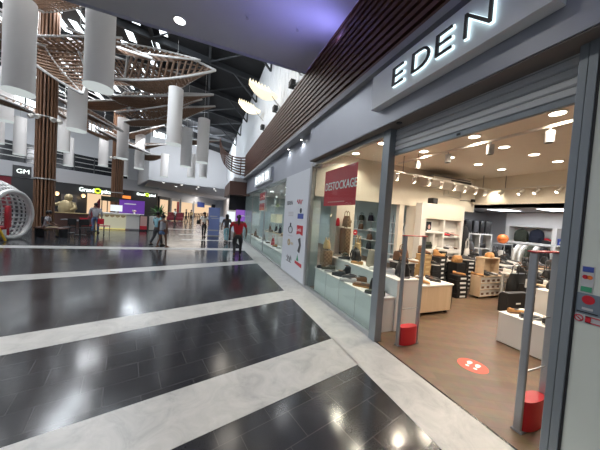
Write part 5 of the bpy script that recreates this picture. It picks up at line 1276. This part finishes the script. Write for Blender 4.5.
t = thing('dark_sofa', 'dark wine coloured low seat block in the far corridor', 'sofa', (-3.9, 38, .003)); MB().box(-1, 1, -.5, .5, .1, .55).build('seat', 'winedark', t, bevel=.05); MB().box(-1, 1, .35, .6, .5, 1.2).build('backrest', 'winedark', t, bevel=.05)
for x in (-.9, .9): MB().box(x-.05, x+.05, -.4, .5, 0, .1).build('foot', 'black', t)
# ------------------------------------------------------------------ people
def skin_mesh(name, pts, edges, radii, m_, parent, root=0, sub=1):
    bm = bmesh.new(); lay = bm.verts.layers.skin.verify(); vs = [bm.verts.new(p) for p in pts]
    for a, b in edges: bm.edges.new((vs[a], vs[b]))
    for i, v in enumerate(vs):
        r = radii[i]; v[lay].radius = (r, r) if not isinstance(r, tuple) else r
        if i == root: v[lay].use_root = True
    me = bpy.data.meshes.new(name); bm.to_mesh(me); bm.free(); me.materials.append(M[m_])
    o = bpy.data.objects.new(name, me); COL.objects.link(o); o.parent = parent
    md = o.modifiers.new('skin', 'SKIN'); md.use_smooth_shade = True; md.branch_smoothing = .3
    s_ = o.modifiers.new('subdiv', 'SUBSURF'); s_.levels = sub; s_.render_levels = sub
    return o
def person(loc, rz, label, top='redshirt', bottom='black', sleeves='short', legs='long', stride=.0, arms=.15, sit=False, h=1.66, hairlen='short', build=1., lean=0., shoes='black', look=0.):
    """faces +y in its own axes"""
    t = thing('person', label, 'person', loc, rz); k = h/1.70
    t.scale = (k, k, k)
    hz = .50 if sit else .93
    P = {}; b = build
    P['pelvis'] = V((0, 0, hz)); P['waist'] = V((0, .02+lean*.12, hz+.17)); P['chest'] = V((0, .02+lean*.3, hz+.38)); P['neck'] = V((0, lean*.42, hz+.545)); P['nape'] = V((0, lean*.46+.01, hz+.60))
    P['head'] = V((0, lean*.5+.025, hz+.675)); P['crown'] = V((0, lean*.52+.015, hz+.755))
    for s_, n_ in ((-1, 'l'), (1, 'r')):
        f = stride*s_
        P['sh'+n_] = V((s_*.175*b, lean*.36, hz+.485)); P['el'+n_] = V((s_*(.235*b+.02), lean*.3-arms*s_*.6 + (.08 if sit else -.02), hz+.20)); P['wr'+n_] = V((s_*.25*b, lean*.25-arms*s_+(.30 if sit else .07), hz-.02 if not sit else hz+.10))
        P['ha'+n_] = P['wr'+n_]+V((0, .02, -.075)) if not sit else P['wr'+n_]+V((0, .075, -.02))
        P['hip'+n_] = V((s_*.095*b, 0, hz-.05))
        if sit: P['kn'+n_] = V((s_*.13, .42, .50)); P['an'+n_] = V((s_*.13, .44+.05*s_, .085)); P['to'+n_] = V((s_*.14, .60+.05*s_, .035))
        else: P['kn'+n_] = V((s_*.10*b, f*.45+.03, .50+abs(f)*.02)); P['an'+n_] = V((s_*.10*b, f*1.0-(.08 if f < 0 else 0), .085+(.07 if f < -.1 else 0))); P['to'+n_] = P['an'+n_]+V((s_*.02, .14, -.05 if f >= -.1 else -.09))
    pts = []; rad = []; idx = {}; ed = []
    def add(n_, p, r): idx[n_] = len(pts); pts.append(p); rad.append(r)
    for n_, r in (('pelvis', (.125*b, .10*b)), ('waist', (.115*b, .085*b)), ('chest', (.135*b, .10*b)), ('neck', .06), ('nape', .052), ('head', (.078, .095)), ('crown', (.06, .07))): add(n_, P[n_], r)
    for a, c in (('pelvis', 'waist'), ('waist', 'chest'), ('chest', 'neck'), ('neck', 'nape'), ('nape', 'head'), ('head', 'crown')): ed.append((idx[a], idx[c]))
    for n_ in 'lr':
        for q, r in (('sh', .056), ('el', .042), ('wr', .029), ('ha', (.036, .022)), ('hip', .088*b), ('kn', .055), ('an', .038), ('to', .034)): add(q+n_, P[q+n_], r)
        for a, c in (('chest', 'sh'+n_), ('sh'+n_, 'el'+n_), ('el'+n_, 'wr'+n_), ('wr'+n_, 'ha'+n_), ('pelvis', 'hip'+n_), ('hip'+n_, 'kn'+n_), ('kn'+n_, 'an'+n_), ('an'+n_, 'to'+n_)): ed.append((idx[a], idx[c]))
        d = (P['ha'+n_]-P['wr'+n_]).normalized(); s_ = -1 if n_ == 'l' else 1; fwd = V((0, 1, 0)) if not sit else V((s_*-1, 0, 0))
        for j, (off, L_) in enumerate(((-.026, .055), (-.009, .07), (.009, .075), (.026, .066))):
            p0 = P['ha'+n_]+d*.02+fwd*off; p1 = p0+d*L_*.6; p2 = p1+(d*.7+V((-s_*.5, 0, 0)) if not sit else d*.7+V((0, 0, -.5))).normalized()*L_*.5
            for q, pp in enumerate((p0, p1, p2)): add('f%s%d%d' % (n_, j, q), pp, .0095)
            ed += [(idx['ha'+n_], idx['f%s%d0' % (n_, j)]), (idx['f%s%d0' % (n_, j)], idx['f%s%d1' % (n_, j)]), (idx['f%s%d1' % (n_, j)], idx['f%s%d2' % (n_, j)])]
        p0 = P['wr'+n_]+d*.03+fwd*.035; p1 = p0+d*.035+fwd*.018; add('t'+n_+'0', p0, .012); add('t'+n_+'1', p1, .010); ed += [(idx['wr'+n_], idx['t'+n_+'0']), (idx['t'+n_+'0'], idx['t'+n_+'1'])]
    add('nose', P['head']+V((0, .108, -.005)), .014); ed.append((idx['head'], idx['nose']))
    skin_mesh('body', pts, ed, rad, 'skinA', t, 0, 1)
    for s_ in (-1, 1):
        MB().ell(P['head']+V((s_*.032, .088, .022)), (.012, .008, .007), 8, 6).build('eye', 'black', t, True)
        MB().ell(P['head']+V((s_*.085, .0, -.005)), (.012, .02, .032), 8, 6).build('ear', 'skinA', t, True)
    MB().ell(P['head']+V((0, .09, -.052)), (.024, .008, .007), 8, 6).build('mouth', 'winedark', t, True)
    # hair
    hc = P['head']+V((0, -.018, .045)); mb = MB(); mb.ell(hc, (.096, .108, .092), 16, 10)
    if hairlen == 'pony':
        mb.tube([hc+V((0, -.09, .03)), hc+V((0, -.14, -.05)), hc+V((0, -.13, -.20)), hc+V((0, -.12, -.36))], [.045, .05, .045, .015], 10)
    if hairlen == 'long': mb.loft([sring(hc.x, hc.y-.03, hc.z+z, w, d, 14, 2.2) for z, w, d in ((-.26, .09, .04), (-.12, .105, .07), (0, .10, .09))])
    if hairlen == 'bun': mb.ell(hc+V((0, -.06, .11)), (.055, .055, .05), 12, 8)
    mb.build('hair', 'hair', t, True)
    # top
    tp = [P['pelvis']+V((0, 0, -.03)), P['waist'], P['chest'], P['neck']-V((0, 0, .045))]; tr = [(.150*b, .122*b), (.138*b, .108*b), (.158*b, .122*b), (.082, .078)]; te = [(0, 1), (1, 2), (2, 3)]
    if sleeves:
        for n_ in 'lr':
            i = len(tp); tp.append(P['sh'+n_]); tr.append(.073); te.append((2, i))
            if sleeves == 'short': tp.append(P['sh'+n_].lerp(P['el'+n_], .75)); tr.append(.064); te.append((i, i+1))
            else: tp += [P['el'+n_], P['el'+n_].lerp(P['wr'+n_], .92)]; tr += [.056, .042]; te += [(i, i+1), (i+1, i+2)]
    skin_mesh('top', tp, te, tr, top, t, 1, 1)
    bp_ = [P['pelvis']+V((0, 0, .06)), P['pelvis']-V((0, 0, .03))]; br_ = [(.142*b, .114*b), (.15*b, .12*b)]; be = [(0, 1)]
    for n_ in 'lr':
        i = len(bp_); bp_ += [P['hip'+n_]-V((0, 0, .02)), P['hip'+n_].lerp(P['kn'+n_], .62)]; br_ += [.105*b, .088*b]; be += [(1, i), (i, i+1)]
        if legs == 'long': bp_ += [P['kn'+n_], P['kn'+n_].lerp(P['an'+n_], .55), P['an'+n_]+V((0, 0, .01))]; br_ += [.072, .064, .056]; be += [(i+1, i+2), (i+2, i+3), (i+3, i+4)]
    skin_mesh('trousers' if legs == 'long' else 'shorts', bp_, be, br_, bottom, t, 0, 1)
    for n_ in 'lr':
        a, c = P['an'+n_], P['to'+n_]; d = (c-a); d.z = 0; d.normalize(); ss = V((-d.y, d.x, 0)); z0 = min(c.z, a.z-.05)-.035
        rings = []
        for u, w, hh in ((-.07, .030, .06), (0, .042, .085), (.1, .047, .06), (.17, .036, .035), (.195, .012, .02)):
            p = V((a.x, a.y, 0))+d*u; rings.append([V((p.x, p.y, z0+.002))+ss*w, V((p.x, p.y, z0+hh))+ss*w*.7, V((p.x, p.y, z0+hh))-ss*w*.7, V((p.x, p.y, z0+.002))-ss*w])
        MB().loft(rings).build('shoe', shoes, t, True)
    return t, P, k
person((1.26, 9.75, .003), -.05, 'woman in red shirt and dark trousers walking away, long black ponytail', 'redshirt', 'black', 'short', 'long', .17, .05, h=1.64, hairlen='pony', build=1.32)
person((-1.98, 12.5, .003), -.75, 'man in teal shirt walking beside the woman in grey shorts', 'teale', 'darkgrey', 'short', 'long', .18, .10, h=1.53, build=1.2)
person((-1.68, 11.95, .003), -.65, 'woman in grey top and denim grey shorts walking beside the teal shirt man', 'greycotton', 'denim', None, 'short', .12, .12, h=1.42, hairlen='bun', shoes='brown', build=1.35)
t_, P_, k_ = person((-.02, 17.0, .003), -2.8, 'woman in pale top and black trousers left of the blue banner', 'offwhite', 'black', 'short', 'long', .08, .1, h=1.62, hairlen='short')
bag((-.37, 16.98, .85), .22, .12, .26, 'black', .3, 'black shoulder bag carried by the woman beside the blue banner', hh=.4)
person((1.18, 14.2, .003), .2, 'person in dark top and blue trousers partly hidden behind the red shirt', 'darkgrey', 'teale', 'short', 'long', .12, .1, h=1.6, hairlen='long')
person((-5.95, 17.5, .003), .1, 'man in grey shirt and jeans standing with his back turned near the counter', 'greycotton', 'denim', 'long', 'long', .05, .05, h=1.74, build=1.1)
person((-7.0, 14.95, -.04), -1.35, 'seated man in pale grey shirt and khaki trousers on the dark bench', 'greycotton', 'khaki', 'short', 'long', 0, 0, True, h=1.7, lean=.25)
person((-3.2, 31, .003), 1.2, 'person in white shirt far away at the lit shop entrance', 'offwhite', 'black', 'short', 'long', .1, .1, h=1.7)
person((-2.4, 36.5, .003), 2.0, 'person in black far away beside the dark sofa', 'black', 'black', 'long', 'long', .1, .1, h=1.72)
person((-1.8, 37, .003), 2.6, 'person in ochre top far away beside the black dressed person', 'straw', 'black', 'long', 'long', .05, .1, h=1.68)
# ------------------------------------------------------------------ area lamps added to brighten the hall, world, camera
for (x, y, s_) in ((-9, 12, 1), (-9, 20, 1), (-9, 28, 1), (-16, 20, 1)):
    light('AREA', (x, y, roofz(x)-.25), 1250*s_, (.93, .96, 1), 4.5)  # added lamps standing in for daylight from the skylights
light('AREA', (-3.4, 14, 11.2), 700, (.86, .93, 1), 3, direction=(.75, 0, -.6), sy=8); light('AREA', (-3.4, 26, 11.2), 900, (.86, .93, 1), 3, direction=(.75, 0, -.6), sy=10)  # added lamps tilted to brighten the white sheet wall
light('AREA', (-1.0, 29.5, 10.2), 1100, (.93, .96, 1), 3, direction=(0, 1, -.25))  # added lamp aimed at the end wall to brighten it
light('AREA', (-2, 50, 5.35), 700, (1, .9, .78), 9); light('AREA', (2, 68, 5.35), 800, (1, .92, .84), 9)  # added lamps that brighten the corridor
light('AREA', (-16.5, 33, 9), 550, (.9, .95, 1), 5, direction=(-.4, 1, -.1))  # added lamp that brightens the far facade
w = bpy.data.worlds.new('hall_surroundings'); sc.world = w; w.use_nodes = True
w.node_tree.nodes['Background'].inputs[0].default_value = (.55, .62, .74, 1); w.node_tree.nodes['Background'].inputs[1].default_value = .55

cam = bpy.data.cameras.new('camera'); co = bpy.data.objects.new('camera', cam); COL.objects.link(co); sc.camera = co
cam.sensor_width = 36; cam.lens = 240/600*36; cam.clip_start = .05; cam.clip_end = 300
rr = [V((0.927949, -0.366665, 0.066834)), -V((0.049808, -0.055712, -0.997204)), -V((0.369364, 0.928683, -0.033435))]
mx_ = Matrix.Translation((0, 0, 1.75)) @ Matrix(((rr[0].x, rr[1].x, rr[2].x, 0), (rr[0].y, rr[1].y, rr[2].y, 0), (rr[0].z, rr[1].z, rr[2].z, 0), (0, 0, 0, 1)))
co.matrix_world = mx_
vs_ = sc.view_settings; vs_.view_transform = 'Standard'; vs_.look = 'None'; vs_.exposure = 0.0; vs_.gamma = 1; vs_.use_curve_mapping = False
cy = sc.cycles; cy.use_denoising = True; cy.max_bounces = 7; cy.diffuse_bounces = 4; cy.glossy_bounces = 3; cy.transparent_max_bounces = 12; cy.transmission_bounces = 4; cy.sample_clamp_indirect = 6; cy.caustics_reflective = False; cy.caustics_refractive = False
